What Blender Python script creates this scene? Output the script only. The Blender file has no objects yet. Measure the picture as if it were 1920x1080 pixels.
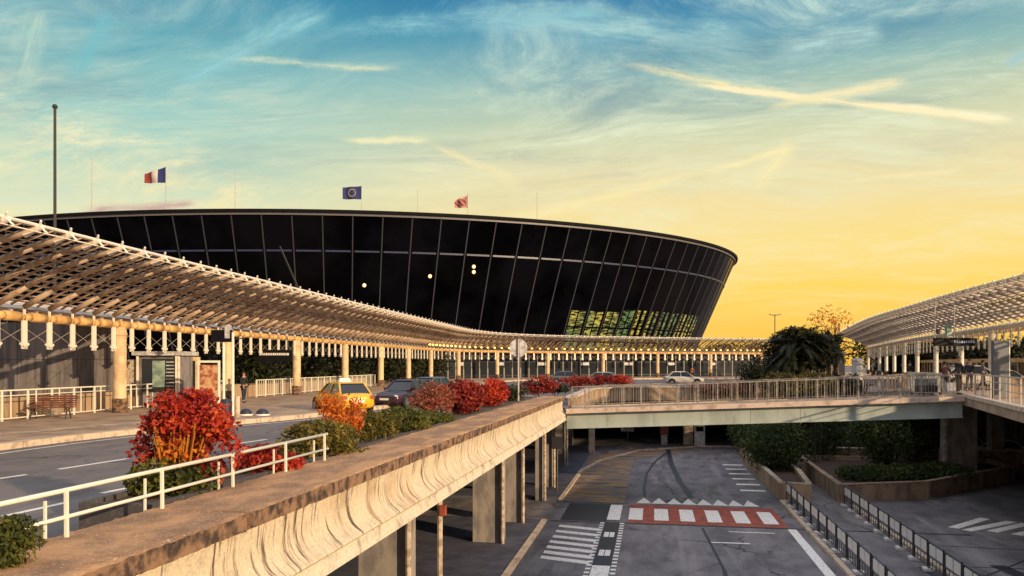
import bpy, math, random
import numpy as np
from mathutils import Vector
R = math.radians
random.seed(7); rng = np.random.default_rng(11)
SC = bpy.context.scene
COL = SC.collection

# ------------------------------------------------------------------ camera
F = 1493.0; CX = 960.0; HY = 682.0; CAMZ = 6.8
TH = math.atan(265 / F); CT, ST = math.cos(TH), math.sin(TH)
cam = bpy.data.cameras.new('camera'); camo = bpy.data.objects.new('camera', cam); COL.objects.link(camo)
cam.sensor_width = 36; cam.lens = F / 1920 * 36; cam.shift_y = (HY - 540) / 1920
cam.clip_start = .1; cam.clip_end = 5000
camo.location = (0, 0, CAMZ); camo.rotation_euler = (R(90), 0, TH)
SC.camera = camo
def CW(X, Z, z=0.0): return Vector((X * CT - Z * ST, X * ST + Z * CT, z))      # metres right / ahead of the camera -> world
def PH(px, py, z):                                                            # where the sight line meets level z
    Z = (CAMZ - z) * F / (py - HY); return CW((px - CX) / F * Z, Z, z)
def PZ(px, py, Z): return CW((px - CX) / F * Z, Z, CAMZ - (py - HY) / F * Z)   # point seen there at distance Z
def PY(px, x, z=0.0):                                                         # on the line x = const
    Z = x / ((px - CX) / F * CT - ST); return CW((px - CX) / F * Z, Z, z)

# ------------------------------------------------------------------ nodes helper
def lin(c):
    f = lambda v: (v / 255) / 12.92 if v / 255 <= .04045 else ((v / 255 + .055) / 1.055) ** 2.4
    return (f(c[0]), f(c[1]), f(c[2]), 1)
class NT:
    def __init__(s, nt): s.nt = nt
    def n(s, t, _out=0, _ops=None, **inp):
        nd = s.nt.nodes.new(t)
        for k, v in (_ops or {}).items(): setattr(nd, k, v)
        for k, v in inp.items():
            key = int(k[1:]) if k[0] == 'i' and k[1:].isdigit() else k.replace('_', ' ')
            sock = nd.inputs[key]
            if isinstance(v, bpy.types.NodeSocket): s.nt.links.new(v, sock)
            else: sock.default_value = v
        return nd if _out is None else nd.outputs[_out]
    def m(s, op, a, b=0.0, c=0.0, clamp=False):
        return s.n('ShaderNodeMath', _ops={'operation': op, 'use_clamp': clamp}, i0=a, i1=b, i2=c)
    def mr(s, v, a, b, c=0.0, d=1.0, smooth=True):
        return s.n('ShaderNodeMapRange', _ops={'interpolation_type': 'SMOOTHSTEP' if smooth else 'LINEAR'}, Value=v, From_Min=a, From_Max=b, To_Min=c, To_Max=d)
    def ramp(s, v, stops, interp='LINEAR'):
        nd = s.nt.nodes.new('ShaderNodeValToRGB'); s.nt.links.new(v, nd.inputs[0]); cr = nd.color_ramp; cr.interpolation = interp
        while len(cr.elements) < len(stops): cr.elements.new(1)
        for e, (p, c) in zip(cr.elements, stops): e.position = p; e.color = c if len(c) == 4 else (*c, 1)
        return nd.outputs[0]
    def mix(s, f, a, b, mode='MIX'):
        nd = s.nt.nodes.new('ShaderNodeMix'); nd.data_type = 'RGBA'; nd.blend_type = mode
        for i, v in ((0, f), (6, a), (7, b)):
            if isinstance(v, bpy.types.NodeSocket): s.nt.links.new(v, nd.inputs[i])
            else: nd.inputs[i].default_value = v
        return nd.outputs[2]
    def dot(s, a, b): return s.n('ShaderNodeVectorMath', _out=1, _ops={'operation': 'DOT_PRODUCT'}, i0=a, i1=b)

# ------------------------------------------------------------------ sky
SUN_AZ = Vector((.84, -.54, 0)).normalized(); SUN_EL = R(15)
world = bpy.data.worlds.new('World'); SC.world = world; world.use_nodes = True
wt = world.node_tree; wt.nodes.clear(); g = NT(wt)
d = g.n('ShaderNodeTexCoord', _out=0)
d = g.n('ShaderNodeVectorMath', _ops={'operation': 'NORMALIZE'}, i0=d)
sep = g.n('ShaderNodeSeparateXYZ', _out=None, i0=d); dx, dy, dz = sep.outputs
def pdir(px, py): return (CW((px - CX) / F, 1.0, (HY - py) / F)).normalized()
RA = [(0, (236, 226, 175)), (.10, (232, 228, 182)), (.17, (220, 226, 190)), (.215, (186, 214, 190)), (.27, (160, 205, 194)), (.33, (118, 184, 188)), (.38, (78, 160, 178)), (.42, (46, 132, 164)), (.6, (70, 140, 180)), (1, (205, 205, 210))]
RB = [(0, (255, 190, 62)), (.04, (255, 200, 74)), (.09, (255, 214, 94)), (.14, (252, 220, 124)), (.19, (246, 222, 156)), (.235, (232, 220, 172)), (.275, (204, 210, 172)), (.33, (146, 186, 180)), (.38, (84, 150, 176)), (.42, (46, 122, 168)), (.6, (70, 140, 180)), (1, (205, 205, 210))]
a_l = g.ramp(dz, [(p, lin(c)) for p, c in RA]); a_r = g.ramp(dz, [(p, lin(c)) for p, c in RB])
gd = pdir(1560, HY); hl = g.m('SQRT', g.m('ADD', g.m('MULTIPLY', dx, dx), g.m('MULTIPLY', dy, dy)))
az = g.m('DIVIDE', g.dot(d, (gd.x, gd.y, 0)), g.m('ADD', hl, 1e-4))
sky = g.mix(g.mr(az, .70, .985), a_l, a_r)
# cirrus, laid out on a high level plane
inv = g.m('DIVIDE', 1.0, g.m('ADD', g.m('MAXIMUM', dz, 0.0), .16))
pl = g.n('ShaderNodeCombineXYZ', X=g.m('MULTIPLY', dx, inv), Y=g.m('MULTIPLY', dy, inv), Z=0.0)
def cloudnoise(scale, rot, loc, det, rough, dist, sx):
    mp = g.n('ShaderNodeMapping', Vector=pl, Location=loc, Rotation=(0, 0, rot), Scale=(sx, 1, 1))
    return g.n('ShaderNodeTexNoise', Vector=mp, Scale=scale, Detail=det, Roughness=rough, Distortion=dist)
wz = g.n('ShaderNodeTexNoise', _out=1, Vector=pl, Scale=.55, Detail=3.0)
wz = g.n('ShaderNodeVectorMath', _ops={'operation': 'SUBTRACT'}, i0=wz, i1=(.5, .5, .5))
pl0 = pl; pl = g.n('ShaderNodeVectorMath', _ops={'operation': 'MULTIPLY_ADD'}, i0=wz, i1=(1.5, 1.5, 0), i2=pl)
c1 = cloudnoise(1.7, R(-38), (3.1, .7, 0), 10, .70, .25, .42)
c2 = cloudnoise(4.4, R(-30), (7.7, 2.2, 0), 9, .76, .2, .26)
c4 = cloudnoise(3.6, R(50), (2.7, 9.2, 0), 9, .76, .2, .30)
c5 = cloudnoise(8.5, R(-10), (4.4, 1.9, 0), 7, .8, .3, .6)
c3 = cloudnoise(.8, R(15), (1.2, 5.5, 0), 5, .55, .6, 1)
cm = g.m('ADD', g.m('MULTIPLY', g.mr(c1, .40, .70), .85), g.m('MULTIPLY', g.mr(c2, .44, .72), .60))
cm = g.m('ADD', cm, g.m('MULTIPLY', g.mr(c4, .45, .70), .6))
cm = g.m('MULTIPLY', cm, g.mr(c5, .34, .60, .45, 1.15))
cm = g.m('ADD', cm, g.m('MULTIPLY', g.mr(c5, .52, .72), .25))
cm = g.m('MULTIPLY', cm, g.mr(c3, .28, .52, .35, 1.1))
cm = g.m('MULTIPLY', cm, g.mr(dz, .02, .22, .25, .95), clamp=True)
ccol = g.ramp(dz, [(0, lin((255, 230, 146))), (.13, lin((252, 230, 164))), (.27, lin((228, 232, 196))), (.36, lin((196, 220, 206))), (.45, lin((160, 206, 208)))])
sky = g.mix(cm, sky, ccol)
dk = g.m('MULTIPLY', g.m('MULTIPLY', g.mr(cloudnoise(2.4, R(-40), (9.4, 4.1, 0), 8, .72, .3, .45), .46, .70), g.mr(dz, .15, .31)), .38)
sky = g.mix(dk, sky, lin((52, 112, 148)))
def trail(p0, p1, w0, w1, col, amt, soft=.35, wob=.010):
    global sky
    a, b = pdir(*p0), pdir(*p1); n = a.cross(b).normalized(); L = a.angle(b); t = n.cross(a).normalized()
    along = g.m('DIVIDE', g.m('ARCTAN2', g.dot(d, tuple(t)), g.dot(d, tuple(a))), L)
    nz = g.n('ShaderNodeTexNoise', Vector=d, Scale=11.0, Detail=9.0, Roughness=.68)
    nz2 = g.n('ShaderNodeTexNoise', Vector=g.n('ShaderNodeCombineXYZ', X=g.m('MULTIPLY', along, L * 14), Y=g.m('MULTIPLY', g.dot(d, tuple(n)), 110.0), Z=p0[0] * .37), Scale=1.0, Detail=9.0, Roughness=.7)
    off = g.m('ABSOLUTE', g.m('ADD', g.dot(d, tuple(n)), g.m('MULTIPLY', g.m('SUBTRACT', nz, .5), wob * 2)))
    w0 *= .72; w1 *= .72; wd = g.m('ADD', w0, g.m('MULTIPLY', along, w1 - w0))
    core = g.m('POWER', g.m('SUBTRACT', 1.0, g.m('DIVIDE', off, wd), clamp=True), 1.3)
    ends = g.m('MULTIPLY', g.mr(along, -.02, soft), g.mr(along, 1.02, 1 - soft * .5))
    f = g.m('MULTIPLY', g.m('MULTIPLY', core, ends), g.m('MULTIPLY', g.mr(nz2, .28, .72, .12, 1), amt), clamp=True)
    sky = g.mix(f, sky, lin(col))
trail((1150, 118), (1560, 196), .008, .012, (244, 232, 180), 1.9)
trail((1240, 152), (1900, 228), .006, .009, (255, 240, 190), 2.3, .25, .004)
trail((1640, 192), (1905, 224), .004, .010, (255, 244, 200), 2.2, .3, .003)
trail((1430, 204), (1705, 150), .010, .013, (248, 234, 184), 2.0, .3, .006)
trail((1390, 375), (1495, 268), .018, .026, (255, 238, 176), 1.0, .4, .02)
trail((1180, 352), (1500, 276), .004, .012, (255, 238, 176), 1.3)
trail((620, 262), (810, 262), .008, .008, (240, 234, 186), 1.8)
trail((780, 256), (980, 350), .010, .018, (248, 232, 176), 1.1)
trail((380, 108), (760, 130), .005, .010, (226, 230, 192), 1.2)
trail((20, 170), (75, 10), .034, .020, (186, 212, 194), 1.3, .3, .03)
trail((130, 160), (210, 20), .02, .02, (120, 190, 196), 1.2, .3, .02)
trail((1440, 92), (1660, 66), .016, .030, (176, 210, 205), 1.7, .3, .02)
trail((820, 25), (1420, 75), .03, .045, (166, 208, 206), 1.2, .3, .03)
trail((560, 60), (1180, 20), .02, .03, (140, 196, 204), 1.1, .3, .03)
trail((300, 170), (620, 15), .018, .03, (150, 204, 208), 1.2, .3, .03)
trail((1560, 348), (1820, 314), .004, .010, (255, 238, 186), 1.0)
trail((860, 440), (1300, 330), .010, .02, (255, 236, 170), .9)
trail((1880, 125), (1935, 95), .010, .02, (170, 204, 200), 1.6)
trail((138, 396), (372, 384), .012, .010, (206, 172, 156), 1.9, .25, .008)
# behind the camera and low down: plain bright evening sky
back = g.mr(g.dot(d, (-ST, CT, 0)), .45, -.2)
sky = g.mix(g.m('MULTIPLY', back, .9), sky, g.ramp(dz, [(0, (.60, .43, .30)), (.25, (.36, .35, .38)), (1, (.4, .42, .52))]))
zen = g.mr(dz, .46, .8, 0, .9); sky = g.mix(zen, sky, (.95, .95, 1.08, 1))  # zenith out of view, brightened to lift the light in the shade
ns = g.n('ShaderNodeTexSky', _ops={'sky_type': 'NISHITA', 'sun_disc': False, 'sun_elevation': SUN_EL, 'sun_rotation': math.atan2(SUN_AZ.x, SUN_AZ.y)})
sky = g.mix(g.m('MULTIPLY', 1.0, 1.0), sky, g.mix(1.0, ns, (.006, .006, .006, 1), 'MULTIPLY'), 'ADD')
bg = g.n('ShaderNodeBackground', Color=sky, Strength=1.0)
g.n('ShaderNodeOutputWorld', _out=None, Surface=bg) if False else wt.links.new(bg, wt.nodes.new('ShaderNodeOutputWorld').inputs[0])
world.cycles.sampling_method = 'MANUAL'; world.cycles.sample_map_resolution = 1024

sun = bpy.data.lights.new('sun', 'SUN'); sun.energy = 5.0; sun.angle = R(.6); sun.color = (1.0, .74, .46)
so = bpy.data.objects.new('sun', sun); COL.objects.link(so)
sd = Vector((SUN_AZ.x * math.cos(SUN_EL), SUN_AZ.y * math.cos(SUN_EL), math.sin(SUN_EL)))
so.rotation_euler = sd.to_track_quat('Z', 'Y').to_euler(); so.location = (60, -40, 60)
SC.view_settings.view_transform = 'Standard'; SC.view_settings.look = 'None'; SC.view_settings.exposure = 0; SC.view_settings.gamma = 1
SC.cycles.max_bounces = 6; SC.cycles.use_denoising = True; SC.cycles.sample_clamp_indirect = 4

# ------------------------------------------------------------------ materials
MT = {}
def mat(name, c, rough=.7, c2=None, scale=4.0, stretch=(1, 1, 1), lo=.4, hi=.6, bump=0.0, bscale=None, metal=0.0, spec=.5, emit=None, estr=0.0, detail=6, c3=None, s3=1.0, lo3=.45, hi3=.6, st3=(1, 1, 1), trans=0.0, grit=0.0):
    m = bpy.data.materials.new(name); m.use_nodes = True; nt = m.node_tree; nt.nodes.clear(); q = NT(nt)
    p = nt.nodes.new('ShaderNodeBsdfPrincipled'); o = nt.nodes.new('ShaderNodeOutputMaterial'); nt.links.new(p.outputs[0], o.inputs[0])
    p.inputs['Roughness'].default_value = rough; p.inputs['Metallic'].default_value = metal; p.inputs['Specular IOR Level'].default_value = spec
    col = (*c[:3], 1); co = q.n('ShaderNodeTexCoord', _out=3)
    if c2:
        mp = q.n('ShaderNodeMapping', Vector=co, Scale=stretch)
        nz = q.n('ShaderNodeTexNoise', Vector=mp, Scale=scale, Detail=detail, Roughness=.6)
        col = q.mix(q.mr(nz, lo, hi), col, (*c2[:3], 1))
    if c3:
        mp = q.n('ShaderNodeMapping', Vector=co, Scale=st3, Location=(3, 8, 2))
        nz = q.n('ShaderNodeTexNoise', Vector=mp, Scale=s3, Detail=7.0, Roughness=.65)
        col = q.mix(q.mr(nz, lo3, hi3), col, (*c3[:3], 1))
    if grit:
        ng = q.n('ShaderNodeTexNoise', Vector=co, Scale=grit, Detail=8.0, Roughness=.75); n5 = q.n('ShaderNodeTexNoise', Vector=co, Scale=2.3, Detail=8.0, Roughness=.7)
        col = q.mix(q.m('MULTIPLY', q.mr(ng, .44, .66), .55), col, tuple(v * .42 for v in c[:3]) + (1,)); col = q.mix(q.m('MULTIPLY', q.mr(n5, .5, .68), .5), col, tuple(v * .5 for v in c[:3]) + (1,))
    if isinstance(col, tuple): p.inputs['Base Color'].default_value = col
    else: nt.links.new(col, p.inputs['Base Color'])
    if bump:
        nb = q.n('ShaderNodeTexNoise', Vector=co, Scale=bscale or scale * 6, Detail=5.0, Roughness=.6)
        bn = nt.nodes.new('ShaderNodeBump'); bn.inputs['Strength'].default_value = bump; bn.inputs['Distance'].default_value = .03
        nt.links.new(nb, bn.inputs['Height']); nt.links.new(bn.outputs[0], p.inputs['Normal'])
    if emit:
        p.inputs['Emission Color'].default_value = (*emit[:3], 1); p.inputs['Emission Strength'].default_value = estr
    MT[name] = m; return m
mat('white_steel', (.86, .78, .64), .5, (.62, .50, .38), 3, lo=.5, hi=.7)
mat('canopy_steel', (.46, .34, .235), .55, (.26, .165, .10), 2.2, lo=.42, hi=.66)
mat('canopy_slat', (.62, .50, .38), .5, (.36, .22, .13), 1.5, lo=.4, hi=.65)
mat('edge_steel', (.78, .72, .62), .45)
mat('grey_canopy', (.55, .50, .47), .5, (.32, .28, .26), 2, lo=.4, hi=.65)
mat('gutter', (.80, .50, .20), .5, (.55, .30, .10), 2)
def road(name, base, dark, pale, seam):
    m = bpy.data.materials.new(name); m.use_nodes = True; nt = m.node_tree; nt.nodes.clear(); q = NT(nt); co = q.n('ShaderNodeTexCoord', _out=3)
    N_ = lambda sc, st, det=8.0, loc=(0, 0, 0), r=.62: q.n('ShaderNodeTexNoise', Vector=q.n('ShaderNodeMapping', Vector=co, Scale=st, Location=loc), Scale=sc, Detail=det, Roughness=r)
    col = q.mix(q.mr(N_(.9, (1, .5, 1)), .38, .66), (*base, 1), (*dark, 1))
    col = q.mix(q.m('MULTIPLY', q.mr(N_(.5, (1.6, .22, 1), loc=(5, 2, 0)), .5, .7), .8), col, (*pale, 1))
    col = q.mix(q.m('MULTIPLY', q.mr(N_(1.6, (1, 1, 1), loc=(9, 4, 0)), .62, .70), .7), col, (*[v * .45 for v in dark], 1))      # oil and water stains
    col = q.mix(q.m('MULTIPLY', q.mr(N_(22, (1, 1, 1)), .4, .7), .35), col, (*[v * 1.7 for v in base], 1))
    vo = q.n('ShaderNodeTexVoronoi', _out=0, _ops={'feature': 'DISTANCE_TO_EDGE'}, Vector=q.n('ShaderNodeVectorMath', _ops={'operation': 'ADD'}, i0=q.n('ShaderNodeMapping', Vector=co, Scale=(1, .55, 1)), i1=q.n('ShaderNodeTexNoise', _out=1, Vector=co, Scale=.9, Detail=6.0)), Scale=seam)
    ck = q.m('MULTIPLY', q.mr(vo, .012, .003), q.mr(N_(.3, (1, 1, 1), loc=(1, 7, 0)), .45, .55)); col = q.mix(q.m('MULTIPLY', ck, .8), col, (.02, .018, .02, 1))
    p = nt.nodes.new('ShaderNodeBsdfPrincipled'); nt.links.new(col, p.inputs['Base Color']); nt.links.new(q.mr(N_(1.6, (1, 1, 1), loc=(9, 4, 0)), .5, .72, .86, .5), p.inputs['Roughness'])
    bn = nt.nodes.new('ShaderNodeBump'); bn.inputs['Strength'].default_value = .3; bn.inputs['Distance'].default_value = .02; nt.links.new(N_(45, (1, 1, 1), 4.0), bn.inputs['Height']); nt.links.new(bn.outputs[0], p.inputs['Normal'])
    nt.links.new(p.outputs[0], nt.nodes.new('ShaderNodeOutputMaterial').inputs[0]); MT[name] = m
mat('asphalt', (.15, .135, .15), .82, (.085, .078, .092), 1.1, lo=.4, hi=.68, bump=.3, bscale=40, c3=(.21, .19, .20), s3=.35, lo3=.5, hi3=.7, st3=(1, .35, 1))
mat('upper_asphalt', (.13, .115, .115), .85, (.085, .076, .078), 1.4, lo=.4, hi=.68, bump=.3, bscale=40, c3=(.17, .15, .14), s3=.5, lo3=.5, hi3=.66)
road('asphalt', (.185, .165, .165), (.085, .074, .078), (.31, .275, .26), .22)
road('upper_asphalt', (.16, .135, .125), (.095, .08, .078), (.22, .19, .17), .3)
mat('paint', (.90, .84, .76), .6, (.50, .45, .40), 6, lo=.52, hi=.72, c3=(.30, .27, .25), s3=9, lo3=.58, hi3=.64)
mat('paint_white', (.85, .78, .70), .6, (.55, .48, .42), 4, lo=.55, hi=.75)
mat('red_paint', (.40, .075, .035), .7, (.20, .05, .035), 2.5, lo=.42, hi=.62, c3=(.12, .07, .06), s3=7, lo3=.58, hi3=.66)
mat('mast_dark', (.03, .025, .022), .6)
mat('tar', (.022, .02, .026), .6)
mat('painted_sun_patch', (.34, .20, .085), .85, (.14, .12, .115), 1.4, stretch=(.5, 1.4, 1), lo=.42, hi=.58, c3=(.07, .055, .05), s3=1.1, lo3=.56, hi3=.66, st3=(.4, 1.3, 1))  # warm brown stands in for sunlight on the road
mat('pavement', (.44, .31, .20), .8, (.28, .19, .135), .9, lo=.4, hi=.65, bump=.15, bscale=12)
mat('kerb', (.62, .48, .34), .75, (.36, .26, .18), 2.5, lo=.45, hi=.65)
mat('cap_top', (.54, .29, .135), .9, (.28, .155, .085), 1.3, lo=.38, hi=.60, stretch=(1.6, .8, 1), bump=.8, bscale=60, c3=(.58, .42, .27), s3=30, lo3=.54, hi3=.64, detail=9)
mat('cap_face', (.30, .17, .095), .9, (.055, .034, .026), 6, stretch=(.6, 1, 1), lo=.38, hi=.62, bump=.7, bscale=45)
mat('parapet_face', (.74, .60, .42), .85, (.085, .052, .036), 7.5, stretch=(.16, 1.7, .16), lo=.52, hi=.66, grit=26, detail=12, bump=.6, bscale=22, c3=(.48, .30, .16), s3=1.3, lo3=.5, hi3=.75, st3=(.4, 1, .5))
mat('slab_edge', (.72, .62, .46), .85, (.34, .25, .17), 3, grit=20, lo=.5, hi=.7, bump=.2)
mat('concrete', (.24, .215, .21), .9, (.14, .125, .125), 2.2, stretch=(1, 1, .4), lo=.4, hi=.62, bump=.3, c3=(.10, .085, .08), s3=5, st3=(1, 1, .12), lo3=.56, hi3=.7)
mat('pillar_concrete', (.34, .29, .25), .9, (.20, .175, .165), 2.2, stretch=(1, 1, .4), lo=.4, hi=.62, bump=.3)
mat('dark_concrete', (.07, .062, .068), .9, (.045, .04, .045), 1.5, bump=.2)
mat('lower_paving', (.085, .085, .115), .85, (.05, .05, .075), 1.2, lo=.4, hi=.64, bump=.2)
mat('wall_concrete', (.19, .165, .15), .9, (.10, .085, .08), 1.6, stretch=(1.6, 1.6, .22), lo=.38, hi=.62, bump=.2)
mat('brown_wall', (.38, .26, .17), .9, (.20, .13, .09), 1.8, stretch=(1, 1, .5), lo=.4, hi=.64, bump=.3)
mat('tan_wall', (.44, .30, .18), .85, (.26, .17, .11), 1.6, stretch=(1, 1, .3), lo=.42, hi=.65, bump=.2)
mat('beam_green', (.40, .45, .40), .6, (.30, .34, .31), 1.0, stretch=(1, 1, .5), lo=.42, hi=.65, c3=(.20, .22, .20), s3=2.4, st3=(1, 1, .2), lo3=.6, hi3=.74)
mat('walk_edge', (.62, .48, .38), .75, (.40, .29, .22), 2, lo=.45, hi=.66)
mat('rail_white', (.80, .76, .62), .45, (.5, .42, .30), 6, lo=.6, hi=.75)
mat('rail_grey', (.50, .42, .34), .5); mat('bridge_rail', (.36, .31, .26), .55, (.22, .19, .16), 6)
mat('metal_dark', (.035, .033, .038), .5)
mat('metal_grey', (.085, .08, .085), .5)
mat('panel_pale', (.62, .60, .56), .5, (.36, .34, .33), 5)
mat('planter', (.07, .062, .06), .9, (.12, .10, .09), 14, lo=.5, hi=.65, bump=.5)
mat('soil', (.07, .04, .025), .95)
mat('glass_dark', (.0008, .0008, .0015), .14, spec=.5, c2=(.003, .003, .005), scale=.09, lo=.4, hi=.6)
MT['glass_dark'].node_tree.nodes['Principled BSDF'].inputs['IOR'].default_value = 1.13
mat('glass_mid', (.02, .024, .028), .08, spec=.5)
mat('mullion', (.035, .034, .042), .5)
mat('band_blue', (.025, .032, .075), .4)
mat('rim_grey', (.13, .12, .13), .5)
mat('roof_dark', (.008, .008, .01), .7, spec=.1)
mat('bark', (.09, .06, .04), .9, (.05, .03, .02), 6)
mat('wood_red', (.16, .045, .025), .6, (.09, .03, .02), 6)
mat('tyre', (.015, .015, .015), .85); mat('rim_alloy', (.35, .35, .37), .3, metal=.8)
mat('lamp_glow', (1, .7, .25), .5, emit=(1.0, .58, .12), estr=2.2)
mat('warm_globe', (1, .8, .5), .5, emit=(1.0, .60, .26), estr=1.4)
mat('totem', (.10, .11, .12), .5)
mat('poster', (.45, .19, .07), .5, (.60, .38, .20), 3, lo=.4, hi=.55, c3=(.30, .06, .04), s3=4)
mat('poster_pale', (.60, .50, .38), .5, (.35, .22, .15), 14, lo=.5, hi=.55)
mat('sign_black', (.004, .004, .006), .6, spec=.2); mat('sign_text', (.35, .42, .55), .5)
mat('skin', (.42, .22, .14), .6); mat('hair', (.02, .014, .01), .7)
mat('cloth_black', (.012, .013, .016), .85); mat('cloth_olive', (.075, .06, .035), .9); mat('cloth_brown', (.14, .05, .035), .9); mat('cloth_navy', (.02, .025, .045), .9); mat('cloth_grey', (.12, .12, .13), .9); mat('shoe', (.02, .015, .012), .6)
mat('flag_blue', (.02, .03, .13), .8); mat('flag_white', (.55, .52, .48), .8); mat('flag_red', (.22, .03, .03), .8); mat('flag_gold', (.6, .45, .08), .8); mat('flag_pink', (.50, .26, .22), .8)
mat('booth_green', (.35, .45, .36), .4, (.16, .22, .18), 2)
mat('barrier_pale', (.80, .74, .68), .5)
mat('bin_blue', (.02, .025, .05), .5)
mat('orange_board', (.50, .17, .06), .7)
mat('pipe_pale', (.58, .46, .34), .6, (.3, .22, .16), 5)
mat('luggage', (.02, .018, .022), .8)
def leafmat(name, cols, scale=9, rough=.6, trans=.25):
    m = bpy.data.materials.new(name); m.use_nodes = True; nt = m.node_tree; nt.nodes.clear(); q = NT(nt)
    at = nt.nodes.new('ShaderNodeAttribute'); at.attribute_name = 'leaf'
    n = len(cols); col = q.ramp(at.outputs['Fac'], [(i / (n - 1), (*c, 1)) for i, c in enumerate(cols)])
    p = nt.nodes.new('ShaderNodeBsdfPrincipled'); p.inputs['Roughness'].default_value = rough; nt.links.new(col, p.inputs['Base Color']); p.inputs['Specular IOR Level'].default_value = .3
    t = nt.nodes.new('ShaderNodeBsdfTranslucent'); nt.links.new(col, t.inputs[0])
    mx = nt.nodes.new('ShaderNodeMixShader'); mx.inputs[0].default_value = trans
    nt.links.new(p.outputs[0], mx.inputs[1]); nt.links.new(t.outputs[0], mx.inputs[2])
    o = nt.nodes.new('ShaderNodeOutputMaterial'); nt.links.new(mx.outputs[0], o.inputs[0]); MT[name] = m
leafmat('leaf_red', [(.12, .012, .014), (.32, .020, .014), (.52, .045, .018), (.62, .12, .03)], trans=.3)
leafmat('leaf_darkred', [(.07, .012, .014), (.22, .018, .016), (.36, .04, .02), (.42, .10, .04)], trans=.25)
leafmat('leaf_orange', [(.40, .05, .012), (.66, .15, .02), (.75, .28, .03), (.30, .03, .02)], trans=.3)
leafmat('leaf_pink', [(.16, .03, .03), (.36, .08, .05), (.40, .16, .09), (.12, .09, .03)], trans=.3)
leafmat('leaf_green', [(.02, .03, .008), (.06, .075, .014), (.13, .125, .018), (.26, .19, .03)], trans=.25)
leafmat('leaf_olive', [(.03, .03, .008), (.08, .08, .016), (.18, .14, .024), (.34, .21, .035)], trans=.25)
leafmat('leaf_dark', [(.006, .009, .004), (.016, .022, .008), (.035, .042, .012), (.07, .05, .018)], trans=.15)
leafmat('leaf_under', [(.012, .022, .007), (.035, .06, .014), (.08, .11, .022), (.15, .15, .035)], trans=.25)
leafmat('stalk_yellow', [(.55, .22, .03), (.75, .40, .06), (.62, .30, .05)], trans=.2)

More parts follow.
